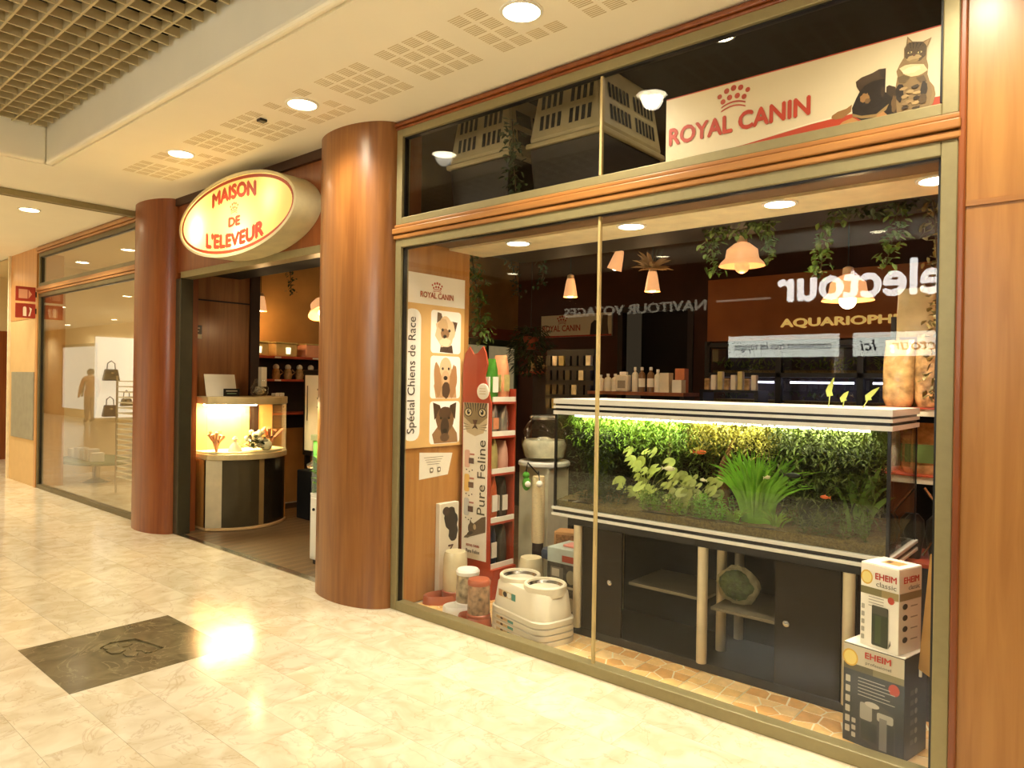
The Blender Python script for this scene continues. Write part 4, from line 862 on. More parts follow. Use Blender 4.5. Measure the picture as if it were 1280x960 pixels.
# ================================================================ RIGHT END OF THE WINDOW
def carton(name, lab, x, y, z, w, d, h, rz, mfront, mtop):
    t = thing(name, lab, 'box', (x, y, z), rz, 'filter cartons in the window'); build(MB().box(-w/2, w/2, -d/2, d/2, 0, h), 'carton', mfront, t, world=False, bevel=.003)
    build(MB().box(-w/2+.002, w/2-.002, -d/2+.002, d/2-.002, h, h+.0025), 'top_flap', mtop, t, world=False); return t
def put(o, x, y, z): o.location = (x, y, z); return o
RSIDE = (Vector((0, 1, 0)), Vector((0, 0, 1)), Vector((1, 0, 0)))
whc = mat('white_carton', rgb(246, 240, 222), .4, 0, .02)
b1 = carton('filter_carton', 'large dark printed filter carton standing on the display floor', -.735, .255, .002, .25, .20, .415, R(-12), mat('slate_carton', rgb(44, 48, 46), .45, 0, .15), whc)
P = Print(); P.rect(-.123, .123, .125, .205, (206, 196, 168)); P.rect(-.123, .123, .10, .127, (90, 84, 50)); P.rect(.0, .123, .10, .127, (130, 120, 76))
P.ell(-.095, .15, .033, .036, (222, 176, 60)); P.ell(-.095, .15, .027, .030, (240, 216, 120)); P.ell(.085, .07, .022, .024, (186, 60, 36))
for k in range(6): P.rect(-.113, -.093, .045-.042*k, .073-.042*k, (196, 190, 170), .003)
for k in range(3): P.rect(-.085, -.068, -.12-.03*k, -.10-.03*k, (196, 190, 170), .003)
for k in range(6): P.rect(-.06, .05+.02*(k % 3), .075-.014*k, .078-.014*k, (190, 186, 170))
P.poly([(-.055, -.06), (-.05, -.02), (.02, .0), (.09, -.035), (.095, -.19), (.03, -.20), (-.05, -.17)], (60, 62, 54)); P.rect(-.05, .0, -.09, -.02, (170, 166, 150), .008); P.rect(.02, .085, -.075, -.04, (190, 186, 168), .008); P.rect(.03, .06, -.19, -.06, (130, 128, 116)); P.rect(.063, .088, -.19, -.08, (40, 44, 36)); P.rect(-.045, .02, -.17, -.095, (36, 44, 30)); P.ell(.0, -.02, .03, .012, (200, 196, 180))
P.build('front_print', FRONT, (0, 0, 0), b1).location = (0, -.101, .2075)
def tput(body, basis, loc, w, h, m, par, bold=.03, rot=0):
    o = text(body, basis, (0, 0, 0), w, h, m, par, bold=bold, rot=rot); o.location = loc
cr_ = mat('crimson_ink', rgb(190, 52, 32), .4); gr_ = mat('grey_ink', rgb(120, 112, 96), .5); dk_ = MATS['dark_ink']
tput('EHEIM', FRONT, (.02, -.1035, .385), .105, .026, cr_, b1, .015); tput('professionel 3', FRONT, (.03, -.1035, .352), .12, .016, gr_, b1, .0)
P = Print(); P.rect(-.098, .098, -.205, .13, (34, 34, 30))
for k in range(6): P.rect(-.05, -.02, .05-.04*k, .07-.04*k, (90, 90, 80)); P.ell(.0, .06-.04*k, .012, .012, (150, 146, 128))
P.build('side_print', RSIDE, (0, 0, 0), b1).location = (.126, 0, .2075)
b2 = carton('filter_carton', 'white filter carton stacked on the dark carton', -.715, .25, .4205, .165, .165, .345, R(-18), whc, whc)
P = Print(); P.rect(-.081, .081, .045, .075, (120, 112, 70)); P.rect(.01, .081, .045, .075, (160, 140, 90)); P.ell(-.055, .115, .026, .03, (222, 176, 60)); P.ell(-.055, .115, .021, .024, (240, 222, 140)); P.ell(.05, .04, .014, .015, (186, 60, 36))
for k in range(5): P.rect(-.076, -.062, -.02-.032*k, -.0-.032*k, (170, 164, 146), .003)
for k in range(4): P.rect(-.045, .02, .035-.012*k, .038-.012*k, (150, 140, 120))
P.rect(-.03, .04, -.16, -.0, (40, 50, 28), .006); P.rect(-.03, .04, -.03, .005, (70, 70, 56), .006); P.rect(-.015, .01, -.15, -.035, (58, 74, 36)); P.poly([(.04, -.16), (.052, -.14), (.05, -.12), (.046, -.14)], (60, 56, 40))
P.build('front_print', FRONT, (0, 0, 0), b2).location = (0, -.0835, .1725)
tput('EHEIM', FRONT, (.028, -.0855, .30), .09, .026, cr_, b2, .015); tput('classic', FRONT, (.03, -.0855, .268), .085, .02, gr_, b2, .0)
P = Print(); P.rect(-.08, .08, .045, .075, (150, 136, 96))
for k in range(4): P.ell(-.04, .02-.045*k, .018, .012, (60, 56, 46)); P.rect(.0, .05, .015-.045*k, .02-.045*k, (170, 160, 140))
P.build('side_print', RSIDE, (0, 0, 0), b2).location = (.0835, 0, .1725)
tput('EHEIM', RSIDE, (.0852, .0, .30), .11, .026, cr_, b2, .015); tput('classic', RSIDE, (.0852, .02, .268), .08, .018, gr_, b2, .0)
P = Print(); P.rect(-.03, .05, -.03, .04, (210, 150, 90)); P.rect(-.02, .0, -.01, .02, (60, 50, 40)); P.build('flap_print', (Vector((1, 0, 0)), Vector((0, 1, 0)), Vector((0, 0, 1))), (0, 0, 0), b2).location = (0, 0, .3481)
t = thing('hanging_cloth', 'tan cloth strip hanging behind the right window frame', 'cloth', (-.56, .14, .34)); build(MB().add([(-.60, .20, .37), (-.54, .17, .35), (-.50, .19, .36), (-.555, .14, .85), (-.53, .13, .86), (-.51, .14, .86), (-.60, .206, .37), (-.54, .176, .35), (-.50, .196, .36), (-.555, .146, .85), (-.53, .136, .86), (-.51, .146, .86)], [(0, 1, 4, 3), (1, 2, 5, 4), (9, 10, 7, 6), (10, 11, 8, 7), (0, 3, 9, 6), (2, 8, 11, 5), (0, 6, 7, 1), (1, 7, 8, 2), (3, 4, 10, 9), (4, 5, 11, 10)]), 'cloth', mat('tan_cloth', rgb(176, 132, 72), .9), t, True); build(MB().tube([(-.592, .203, .37), (-.592, .2, .34)], .006), 'tassel', offw, t)
# shelf unit with driftwood-like treat bags behind the tank
su = thing('shelf_unit', 'red-edged white shelf unit at the right end of the window', 'shelf', (-.62, 1.15, 0))
for z in (1.02, 1.36): build(MB().box(-.98, -.36, 1.0, 1.40, z, z+.035), 'shelf_board', cream, su); build(MB().box(-.98, -.36, .994, 1.40, z+.036, z+.042), 'red_edge', redshelf, su)
build(MB().box(-.98, -.36, 1.0, 1.40, .60, .62), 'shelf_board', redshelf, su)
for x in (-.97, -.38): build(MB().box(x-.012, x+.012, 1.37, 1.40, 0, 1.9), 'upright', darkwall, su)
build(MB().tube([(-.74, 1.02, 1.0), (-.64, 1.02, .86), (-.74, 1.02, .66)], .008), 'bracket', steel, su)
chew = mat('chew_snack_film', rgb(178, 142, 90), .25, 0, .5, 18, .6, 24); chew2 = mat('brown_snack_film', rgb(170, 130, 80), .3, 0, .6, 26, .7, 30)
pouch('treat_bag', 'tall clear bag of pale chews standing on the upper red-edged shelf', 'treat bags on the shelf unit', -.885, 1.14, 1.405, .15, .13, .35, chew); pouch('treat_bag', 'bag of brown snacks beside the tall pale chews', 'treat bags on the shelf unit', -.74, 1.16, 1.405, .15, .14, .38, chew2)
pouch('treat_bag', 'pale bag with a printed strip leaning above the chews', 'treat bags on the shelf unit', -.84, 1.30, 1.405, .20, .09, .64, mat('milky_bag', rgb(196, 172, 122), .3, 0, .15, 10, .5, 18), mat('mauve_label', rgb(150, 120, 110), .5)); pouch('treat_bag', 'tall bag of mixed brown biscuits at the shelf end', 'treat bags on the shelf unit', -.66, 1.30, 1.405, .16, .09, .66, chew2)
pouch('treat_bag', 'pale bag with a green foot on the lower shelf', 'treat bags on the shelf unit', -.74, 1.12, 1.063, .16, .11, .26, chew, mat('green_label', rgb(96, 116, 56), .5)); pouch('treat_bag', 'plain pale bag behind the green-footed bag', 'treat bags on the shelf unit', -.58, 1.12, 1.063, .13, .11, .27, cream)
for k, x in enumerate((-.80, -.70, -.60)): o = build(MB().lathe([(.03, .62), (.032, .64), (.05, .75), (.045, .82), (.02, .85)], (x, 1.12, 0), 12), 'dark_flask', black, smooth=True); tag(o, 'dark flask on the lowest red shelf of the right shelf unit', 'bottle', 'dark flasks on the red shelf')
# ================================================================ UPPER WINDOW
bs = thing('brand_sign', 'white banner sign with red lettering, a dog and a cat in the upper window', 'sign', (-1.10, .04, 2.54)); W2, H2 = 1.165, .325; sx, sz = -1.098, 2.712
build(MB().box(sx-W2/2, sx+W2/2, .03, .05, sz-H2/2, sz+H2/2), 'panel', white, bs)
P = Print(); random.seed(9); RD = (186, 66, 36)
P.rect(-W2/2, W2/2, -H2/2, H2/2, (226, 210, 172)); P.rect(-W2/2, W2/2, H2/2-.005, H2/2, RD); P.rect(W2/2-.012, W2/2, -H2/2, H2/2, (206, 190, 150))
P.poly([(-W2/2, -H2/2), (W2/2, -H2/2), (W2/2, -H2/2+.055), (.30, -H2/2+.062), (.1, -H2/2+.055), (-.2, -H2/2+.028), (-W2/2, -H2/2+.012)], RD)
P.poly([(-.1, -H2/2+.045), (.1, -H2/2+.062), (.28, -H2/2+.07), (.28, -H2/2+.066), (.1, -H2/2+.056)], (240, 228, 196))
crown_print(P, -.245, .085, .15, RD)
# dog lying
P.poly([(0.179, -0.102), (0.181, -0.092), (0.203, -0.081), (0.237, -0.076), (0.258, -0.064), (0.254, -0.093), (0.223, -0.112), (0.194, -0.111)], (150, 108, 58))
P.poly([(0.384, -0.025), (0.393, -0.021), (0.415, -0.033), (0.425, -0.055), (0.427, -0.148), (0.399, -0.161), (0.381, -0.123)], (62, 46, 28))
P.poly([(0.271, 0.024), (0.292, 0.036), (0.333, 0.043), (0.356, 0.052), (0.381, 0.049), (0.38, -0.004), (0.38, -0.044), (0.411, -0.081), (0.412, -0.14), (0.391, -0.159), (0.354, -0.15), (0.294, -0.137), (0.261, -0.11), (0.258, -0.079), (0.274, -0.042), (0.286, -0.02), (0.274, 0.003)], (34, 25, 16))
P.poly([(0.271, 0.024), (0.292, 0.036), (0.333, 0.043), (0.356, 0.052), (0.381, 0.049), (0.379, 0.008), (0.338, 0.011), (0.306, 0.002), (0.286, -0.02), (0.274, 0.003)], (66, 48, 30))
P.poly([(0.356, 0.047), (0.38, 0.047), (0.378, 0.011), (0.363, 0.02)], (44, 32, 22))
P.ell(0.305, -0.049, 0.018, 0.018, (150, 110, 62), jag=0.15, n=20)
P.ell(0.316, -0.064, 0.011, 0.010, (112, 84, 48), jag=0.15, n=20)
P.ell(0.371, -0.041, 0.008, 0.020, (60, 44, 28), jag=0.1, n=20)
P.poly([(0.26, -0.102), (0.294, -0.119), (0.349, -0.124), (0.394, -0.094), (0.385, -0.116), (0.35, -0.138), (0.294, -0.129), (0.261, -0.115)], (146, 118, 70))
P.poly([(0.185, -0.159), (0.223, -0.127), (0.261, -0.118), (0.283, -0.136), (0.248, -0.165), (0.209, -0.164)], (184, 134, 76))
P.poly([(0.34, -0.16), (0.352, -0.128), (0.374, -0.119), (0.397, -0.146), (0.393, -0.164)], (176, 126, 72))
P.ell(0.195, -0.151, 0.003, 0.002, (90, 64, 40))
P.ell(0.204, -0.159, 0.003, 0.002, (90, 64, 40))
P.ell(0.412, -0.100, 0.009, 0.034, (104, 80, 48), jag=0.15, n=20)
# cat sitting
P.poly([(0.535, -0.044), (0.549, -0.067), (0.554, -0.097), (0.546, -0.13), (0.53, -0.148), (0.524, -0.108)], (150, 120, 76))
P.poly([(0.451, 0.118), (0.455, 0.151), (0.474, 0.125), (0.508, 0.115), (0.538, 0.123), (0.523, 0.087), (0.522, 0.045), (0.528, 0.019), (0.526, -0.014), (0.534, -0.044), (0.543, -0.085), (0.536, -0.126), (0.522, -0.153), (0.474, -0.167), (0.432, -0.158), (0.422, -0.132), (0.417, -0.033), (0.423, 0.004), (0.419, 0.025), (0.431, 0.051), (0.444, 0.071), (0.444, 0.106)], (138, 112, 72))
P.poly([(0.447, 0.102), (0.455, 0.121), (0.474, 0.125), (0.508, 0.115), (0.521, 0.097), (0.519, 0.06), (0.5, 0.044), (0.47, 0.049), (0.448, 0.07)], (82, 64, 40))
P.poly([(0.458, 0.126), (0.457, 0.142), (0.47, 0.125)], (176, 144, 100))
P.poly([(0.513, 0.111), (0.533, 0.12), (0.522, 0.094)], (176, 144, 100))
P.poly([(0.461, 0.125), (0.466, 0.123), (0.47, 0.093)], (46, 36, 24))
P.poly([(0.474, 0.121), (0.479, 0.119), (0.476, 0.091)], (46, 36, 24))
P.poly([(0.488, 0.117), (0.493, 0.115), (0.482, 0.09)], (46, 36, 24))
P.poly([(0.502, 0.113), (0.507, 0.111), (0.488, 0.088)], (46, 36, 24))
P.ell(0.479, 0.061, 0.025, 0.011, (176, 150, 102), jag=0.1, n=20)
P.ell(0.479, 0.050, 0.018, 0.006, (150, 124, 82))
P.ell(0.465, 0.085, 0.008, 0.004, (200, 180, 120))
P.ell(0.499, 0.077, 0.008, 0.004, (200, 180, 120))
P.ell(0.465, 0.085, 0.003, 0.004, (20, 16, 12))
P.ell(0.499, 0.077, 0.003, 0.004, (20, 16, 12))
P.ell(0.480, 0.071, 0.005, 0.004, (96, 60, 46))
P.poly([(0.429, 0.033), (0.449, 0.04), (0.47, 0.039), (0.513, 0.027), (0.527, 0.001), (0.509, -0.009), (0.495, -0.012), (0.471, -0.01), (0.449, 0.004)], (222, 194, 146))
P.ell(0.471, 0.016, 0.031, 0.012, (234, 210, 166), jag=0.15, n=20)
P.poly([(0.423, -0.001), (0.445, 0.003), (0.467, -0.012), (0.45, -0.027), (0.428, -0.022)], (104, 84, 52))
P.poly([(0.488, -0.018), (0.514, -0.015), (0.525, -0.042), (0.502, -0.041)], (98, 78, 48))
P.ell(0.432, -0.062, 0.014, 0.037, (40, 30, 20), jag=0.12, n=20)
P.ell(0.515, -0.068, 0.012, 0.029, (48, 37, 24), jag=0.12, n=20)
P.ell(0.511, -0.105, 0.015, 0.019, (90, 70, 42), jag=0.1, n=20)
P.ell(0.446, -0.050, 0.014, 0.006, (170, 140, 92), jag=0.2, n=20)
P.ell(0.451, -0.081, 0.013, 0.007, (168, 138, 90), jag=0.2, n=20)
P.ell(0.453, -0.110, 0.014, 0.006, (150, 120, 78), jag=0.2, n=20)
P.ell(0.487, -0.051, 0.013, 0.007, (60, 46, 30), jag=0.2, n=20)
P.ell(0.491, -0.076, 0.014, 0.006, (190, 160, 110), jag=0.2, n=20)
P.ell(0.490, -0.095, 0.012, 0.007, (56, 44, 28), jag=0.2, n=20)
P.ell(0.488, -0.114, 0.013, 0.007, (180, 150, 100), jag=0.2, n=20)
P.ell(0.490, -0.134, 0.013, 0.007, (70, 54, 34), jag=0.2, n=20)
P.ell(0.468, -0.066, 0.013, 0.007, (176, 148, 100), jag=0.2, n=20)
P.ell(0.468, -0.104, 0.013, 0.006, (160, 130, 86), jag=0.2, n=20)
P.ell(0.451, -0.125, 0.013, 0.007, (60, 46, 30), jag=0.2, n=20)
P.ell(0.442, -0.154, 0.017, 0.009, (240, 222, 180))
P.ell(0.496, -0.162, 0.018, 0.009, (240, 222, 180))
P.ell(0.519, -0.155, 0.010, 0.008, (232, 212, 170))
P.build('printed_banner', FRONT, (sx, .0298, sz), bs)
text('ROYAL CANIN', FRONT, (sx-.235, .0270, sz-.025), .66, .085, redink, bs, bold=.028)
def carrier(lab, x0, x1, y0, y1):
    t = thing('pet_carrier', lab, 'pet carrier', ((x0+x1)/2, (y0+y1)/2, 2.5), 0, 'pet carriers above the window'); cx_, cy_ = (x1-x0)/2, (y1-y0)/2
    build(MB().frustum(-cx_+.05, cx_-.05, -cy_+.05, cy_-.05, 0, .44, -.035, -.035), 'lower_shell', mat('dark_grey_shell', rgb(44, 38, 30), .5), t, world=False, bevel=.02); build(MB().box(-cx_, cx_, -cy_, cy_, .43, .465), 'rim', mat('beige_shell', rgb(190, 172, 124), .45), t, world=False, bevel=.01)
    t = build(MB().frustum(-cx_+.012, cx_-.012, -cy_+.012, cy_-.012, .465, .86, .05, .05), 'upper_shell', MATS['beige_shell'], t, world=False, bevel=.025)
    for z in (.53, .66):
        for k in range(9):
            xx = -cx_+.11+(2*cx_-.22)*k/8
            if k == 4: continue
            f = .012+.05*(z-.465)/.395; build(MB().add([(xx-.013, -cy_+f-.004, z), (xx+.013, -cy_+f-.004, z), (xx+.013, -cy_+f+.0075, z+.09), (xx-.013, -cy_+f+.0075, z+.09)], [(0, 1, 2, 3)]), 'vent_slot', blackm, t, world=False)
        for k in range(13):
            yy = -cy_+.12+(2*cy_-.24)*k/12
            if k == 6: continue
            f = .012+.05*(z-.465)/.395; build(MB().add([(cx_-f+.004, yy-.013, z), (cx_-f+.004, yy+.013, z), (cx_-f-.0075, yy+.013, z+.09), (cx_-f-.0075, yy-.013, z+.09)], [(0, 1, 2, 3)]), 'vent_slot', blackm, t, world=False)
carrier('beige and dark pet carrier beside the left end of the upper window', -3.50, -2.93, .31, .85); carrier('beige and dark pet carrier beside the hanging ivy and banner sign', -2.80, -2.23, .31, 1.03)
# ---- ivy garlands
def ivy(lab, pts, n, spread, m, ls=.045, grp='ivy hanging inside the shop', seed=1):
    random.seed(seed); x, y, z = pts[0]; t = thing('ivy_garland', lab, 'hanging plant', (x, y, min(p[2] for p in pts)), 0, grp)
    build(MB().tube(pts, .004, 5), 'vine', stem_m, t); mb = MB(); P_ = [Vector(p) for p in pts]; seg = [(P_[i+1]-P_[i]).length for i in range(len(P_)-1)]; T = sum(seg)
    for k in range(n):
        s = U(0, T); i = 0
        while i < len(seg)-1 and s > seg[i]: s -= seg[i]; i += 1
        p = P_[i].lerp(P_[i+1], min(1, s/seg[i]))+Vector((U(-1, 1), U(-1, 1), U(-.6, .6)))*spread
        mb.leaf(p, (U(-1, 1), U(-1, .6), U(-1.2, .2)), ls*U(.6, 1.15), ls*.75*U(.6, 1.1))
    build(mb, 'leaves', m, t)['kind'] = 'stuff'; return t
ivy('thick ivy garland beside the dog poster', [(-3.80, .88, 2.5), (-3.75, .88, 2.25), (-3.69, .88, 2.0), (-3.66, .88, 1.80)], 230, .07, leaf_g, .05, seed=2)
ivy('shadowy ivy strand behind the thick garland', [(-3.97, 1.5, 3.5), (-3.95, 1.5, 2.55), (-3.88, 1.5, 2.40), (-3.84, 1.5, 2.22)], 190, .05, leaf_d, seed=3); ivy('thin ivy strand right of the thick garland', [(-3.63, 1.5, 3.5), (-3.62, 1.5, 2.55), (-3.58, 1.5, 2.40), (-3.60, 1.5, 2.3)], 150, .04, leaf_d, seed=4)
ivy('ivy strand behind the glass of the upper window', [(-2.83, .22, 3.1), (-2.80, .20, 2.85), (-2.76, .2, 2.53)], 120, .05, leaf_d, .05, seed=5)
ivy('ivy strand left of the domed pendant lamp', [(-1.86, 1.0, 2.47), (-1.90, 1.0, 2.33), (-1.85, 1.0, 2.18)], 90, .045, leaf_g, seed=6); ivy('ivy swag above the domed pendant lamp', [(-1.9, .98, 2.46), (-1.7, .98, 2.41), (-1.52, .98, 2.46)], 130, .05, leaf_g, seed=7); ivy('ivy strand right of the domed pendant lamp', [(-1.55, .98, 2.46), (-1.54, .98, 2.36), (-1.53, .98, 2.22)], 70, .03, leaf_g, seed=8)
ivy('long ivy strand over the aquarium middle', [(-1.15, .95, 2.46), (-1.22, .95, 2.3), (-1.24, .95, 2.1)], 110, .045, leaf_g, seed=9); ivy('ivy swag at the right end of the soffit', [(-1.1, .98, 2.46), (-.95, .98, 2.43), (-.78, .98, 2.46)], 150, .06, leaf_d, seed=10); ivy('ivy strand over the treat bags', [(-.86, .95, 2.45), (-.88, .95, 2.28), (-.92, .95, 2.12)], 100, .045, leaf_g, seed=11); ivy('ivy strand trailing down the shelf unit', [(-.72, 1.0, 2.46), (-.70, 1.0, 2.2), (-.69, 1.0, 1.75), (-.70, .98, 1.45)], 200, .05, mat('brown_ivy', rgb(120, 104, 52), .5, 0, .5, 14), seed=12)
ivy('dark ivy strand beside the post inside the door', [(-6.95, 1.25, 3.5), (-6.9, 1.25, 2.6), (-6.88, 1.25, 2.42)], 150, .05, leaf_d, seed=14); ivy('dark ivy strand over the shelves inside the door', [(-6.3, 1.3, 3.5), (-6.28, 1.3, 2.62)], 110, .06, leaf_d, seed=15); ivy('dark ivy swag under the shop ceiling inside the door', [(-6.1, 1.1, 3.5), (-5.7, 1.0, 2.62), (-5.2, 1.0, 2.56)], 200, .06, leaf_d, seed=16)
# ================================================================ DISPLAY SOFFIT LAMPS
for k, x in enumerate((-3.03, -2.17, -1.31, -.62)): downlight(x, .53, 2.42, ['soffit lamp nearest the dog poster', 'soffit lamp over the left half of the aquarium', 'soffit lamp over the right half of the aquarium', 'soffit lamp over the filter cartons'][k], 'lamps in the display soffit', 52, .072, 125)
downlight(-1.75, .80, 3.5, 'added ceiling lamp lighting the pet carriers', 'added lamps inside the shop', 6, .06, 160)  # extra lamp added out of sight to brighten the pet carriers
# ================================================================ SHOP INTERIOR
shade_m = mat('amber_glass_shade', rgb(226, 150, 80), .4, 0, .1, 8, emit=(1, .5, .2, 1), estr=.5); bulb_m = emit_mat('bulb_on', (1, .82, .5, 1), 16)
def pendant(lab, x, y, z, kind=0, e=2.5, tilt=0):
    t = thing('pendant_lamp', lab, 'pendant lamp', (x, y, z), 0, 'pendant lamps in the shop')
    if kind == 0: prof = [(.065, 0), (.06, .03), (.045, .12), (.036, .16), (.03, .175)]
    else: prof = [(.15, 0), (.14, .02), (.11, .05), (.10, .11), (.05, .15), (.02, .16)]
    mb = MB(); mb.M = Matrix.Rotation(tilt, 4, 'Y'); mb.lathe(prof, seg=22, caps=False); build(mb, 'shade', shade_m, t, True, world=False)
    mb = MB(); mb.M = Matrix.Rotation(tilt, 4, 'Y'); mb.ball((0, 0, .03 if kind == 0 else .0), .036 if kind == 0 else .05); build(mb, 'bulb', bulb_m if kind != 2 else shade_m, t, True, world=False)
    build(MB().lathe([(.034, .16), (.03, .2), (.012, .21)], seg=14), 'cap', mat('bone_cap', rgb(214, 180, 130), .5), t, True, world=False); build(MB().tube([(0, 0, .2), (0, 0, 3.5-z)], .004), 'cable', black, t, world=False)
    point((x, y, z-.05), e, (1, .62, .28), t, .04); return t
pendant('small amber pendant lamp above the back wall banner', -3.85, 2.25, 2.29); pendant('tilted amber pendant lamp hanging beside the pane joint', -3.38, 2.25, 2.50, 0, 2.5, .35); pendant('amber pendant lamp with dried flowers', -3.0, 2.25, 2.28); pendant('large domed pendant lamp amid ivy', -1.93, 1.55, 2.30, 2, 2); pendant('bright bare pendant lamp in front of the yellow lettering', -1.27, 1.58, 2.03, 1, 5)
pendant('white cone pendant lamp seen through the shop door', -5.86, .97, 2.14, 1, 8, -.5); pendant('small amber pendant lamp beside the dark door post', -7.33, 1.15, 2.25, 0, 6); pendant('amber pendant lamp over the figurine shelves', -6.3, 2.8, 2.45, 0, 9)
t = thing('dried_flowers', 'bunch of dried flowers hanging over the amber lamp', 'flowers', (-2.98, 2.2, 2.48)); random.seed(31); mb = MB()
for k in range(60): a = U(0, 6.28); mb.leaf((-2.98, 2.2, 2.46), (math.cos(a)*.9+.3, math.sin(a)*.4-.2, U(-.1, .9)), U(.08, .2), .05)
build(mb, 'petals', mat('dried_petals', rgb(190, 150, 96), .8), t)['kind'] = 'stuff'
mb = MB(); [mb.tube([(-2.98, 2.2, 2.46), (-2.98+U(-.1, .15), 2.2, 2.62)], .003, 4) for k in range(6)]; build(mb, 'stalks', stem_m, t)
# back wall: banner, yellow lettering, aquarium rack
t = thing('wall_banner', 'small white banner with red lettering on the back wall', 'sign', (-6.4, 5.97, 2.2)); build(MB().box(-7.12, -5.78, 5.96, 5.995, 2.22, 2.57), 'panel', white, t)
P = Print(); P.rect(-.67, .67, -.175, .175, (236, 222, 186)); crown_print(P, -.25, .09, .2, RD); P.rect(-.67, .67, -.175, -.15, RD); P.poly([(.28, -.15), (.30, .02), (.36, .07), (.42, .06), (.47, .0), (.47, -.15)], (44, 34, 24)); P.poly([(.48, -.15), (.50, .08), (.51, .14), (.60, .14), (.60, .0), (.62, -.15)], (90, 72, 50)); P.build('printed_face', FRONT, (-6.45, 5.9598, 2.395), t); text('ROYAL CANIN', FRONT, (-6.72, 5.957, 2.36), .74, .10, redink, t, bold=.015)
fb = build(MB().box(-3.75, -.3, 4.9, 4.98, 2.02, 2.75), 'trim_aquarium_fascia', orange); tag(fb, kind='structure')
yl = mat('yellow_letter', rgb(250, 200, 70), .4, 0, .03, emit=(1, .7, .2, 1), estr=.25); t = thing('wall_lettering', 'yellow block letters on the orange fascia over the rear tanks', 'sign', (-2.1, 4.89, 2.13)); text('AQUARIOPHILIE', FRONT, (-2.17, 4.898, 2.195), 1.42, .112, yl, t, depth=.012, bold=.03)
rk = thing('tank_rack', 'black rack with two rows of lit tanks at the back', 'rack', (-2.0, 5.2, 0))
for z in (1.0, 1.26, 1.60, 1.95): build(MB().box(-3.75, -.35, 4.9, 5.5, z, z+.05), 'rack_board', black, rk)
for x in (-3.75, -2.90, -2.05, -1.2, -.38): build(MB().box(x-.03, x+.03, 4.9, 4.96, 0, 2.02), 'rack_post', black, rk)
build(MB().box(-3.78, -.33, 5.5, 5.54, 0, 2.05), 'rack_back', blackm, rk)
blue = emit_mat('cool_tube', (.72, .66, .9, 1), 7)
for k, x in enumerate((-3.32, -2.47, -1.62, -.79)):
    for r, z in enumerate((1.31, 1.65)):
        t = thing('rear_tank', ['low dim tank with a cool tube in the rear rack', 'upper planted tank in the rear rack'][r], 'aquarium', (x, 5.2, z), 0, ['lower tanks of the rear rack', 'upper tanks of the rear rack'][r])
        build(MB().box(-.38, .38, -.26, -.255, 0, .28).box(-.38, -.375, -.255, .26, 0, .28).box(.375, .38, -.255, .26, 0, .28), 'glass', tankglass, t, world=False); build(MB().box(-.375, .375, -.25, .26, 0, .03), 'gravel', gravel, t, world=False); build(MB().box(-.375, .375, .25, .26, 0.03, .28), 'back', mat('slate_back', rgb(60, 58, 70), .7), t, world=False)
        random.seed(k*7+r); mb = MB()
        for j in range(90 if r else 40): a = U(0, 6.28); mb.leaf((U(-.36, .36), U(-.2, .15), .03+U(0, .1 if r else .05)), (math.cos(a), math.sin(a), U(.3, 1.4)), U(.05, .12), .018)
        build(mb, 'tank_plants', leaf_g if r else leaf_d, t, world=False)
        if r == 0: build(MB().box(-.33, .33, -.20, -.17, .225, .245), 'light_tube', blue, t, world=False)
# product counter with bottles
ct = thing('product_shelf', 'narrow brown shelf board with care bottles', 'shelf', (-3.3, 2.6, 0)); build(MB().box(-3.78, -2.80, 2.45, 2.75, 1.40, 1.43), 'board', wood_d, ct); build(MB().box(-3.76, -3.72, 2.5, 2.7, 0, 1.4), 'leg', darkwall, ct); build(MB().box(-2.86, -2.82, 2.5, 2.7, 0, 1.4), 'leg', darkwall, ct)
bw = mat('bottle_white', rgb(232, 224, 196), .4); bd = mat('bottle_amber', rgb(120, 84, 44), .3)
def bottle(x, y, h, r, m, mc, lab):
    t = thing('bottle', lab, 'bottle', (x, y, 1.43), 0, 'care bottles on the brown shelf'); build(MB().lathe([(r, 0), (r, h*.68), (r*.85, h*.76), (r*.4, h*.82), (r*.38, h*.88)], seg=14), 'flask', m, t, True, world=False); build(MB().lathe([(r*.45, h*.88), (r*.45, h), (r*.3, h*1.01)], seg=12), 'cap', mc, t, True, world=False); build(MB().lathe([(r*1.01, h*.2), (r*1.01, h*.55)], seg=14, caps=False), 'label', offw, t, True, world=False)
for i, (x, h, r) in enumerate([(-3.70, .15, .035), (-3.62, .16, .035), (-3.54, .16, .034), (-3.33, .22, .028), (-3.26, .22, .03), (-3.17, .22, .032), (-3.10, .20, .03)]):
    bottle(x, 2.55, h, r, bw if i < 3 else [bw, bd, bd, bw][i-3], white, ['squat white care bottle in the row beside the tall pump bottles', 'tall care bottle with a pump cap on the brown shelf'][i > 2])
t = thing('canister', 'wide white canister pair amid the care bottles', 'canister', (-3.45, 2.55, 1.43)); build(MB().box(-.06, .06, -.04, .04, 0, .15), 'body', bw, t, world=False, bevel=.012); build(MB().box(-.035, .035, -.02, .02, .15, .18), 'cap', white, t, world=False, bevel=.006); build(MB().box(-.04, .04, -.041, -.04, .03, .1), 'label', mat('grey_label', rgb(150, 140, 120), .5), t, world=False)
for k, (x, h, c) in enumerate([(-3.0, .17, (224, 212, 180)), (-2.91, .21, (200, 120, 74)), (-2.88, .11, (238, 230, 206))]):
    o = build(MB().box(x-.045, x+.045, [2.48, 2.59, 2.48][k], [2.56, 2.67, 2.56][k], 1.43, 1.43+h), 'care_box', mat('care_box_%d' % k, rgb(*c), .5), bevel=.002); tag(o, ['pale care box next to the bottles', 'orange care box behind the white one', 'small white care box at the shelf end'][k], 'box')
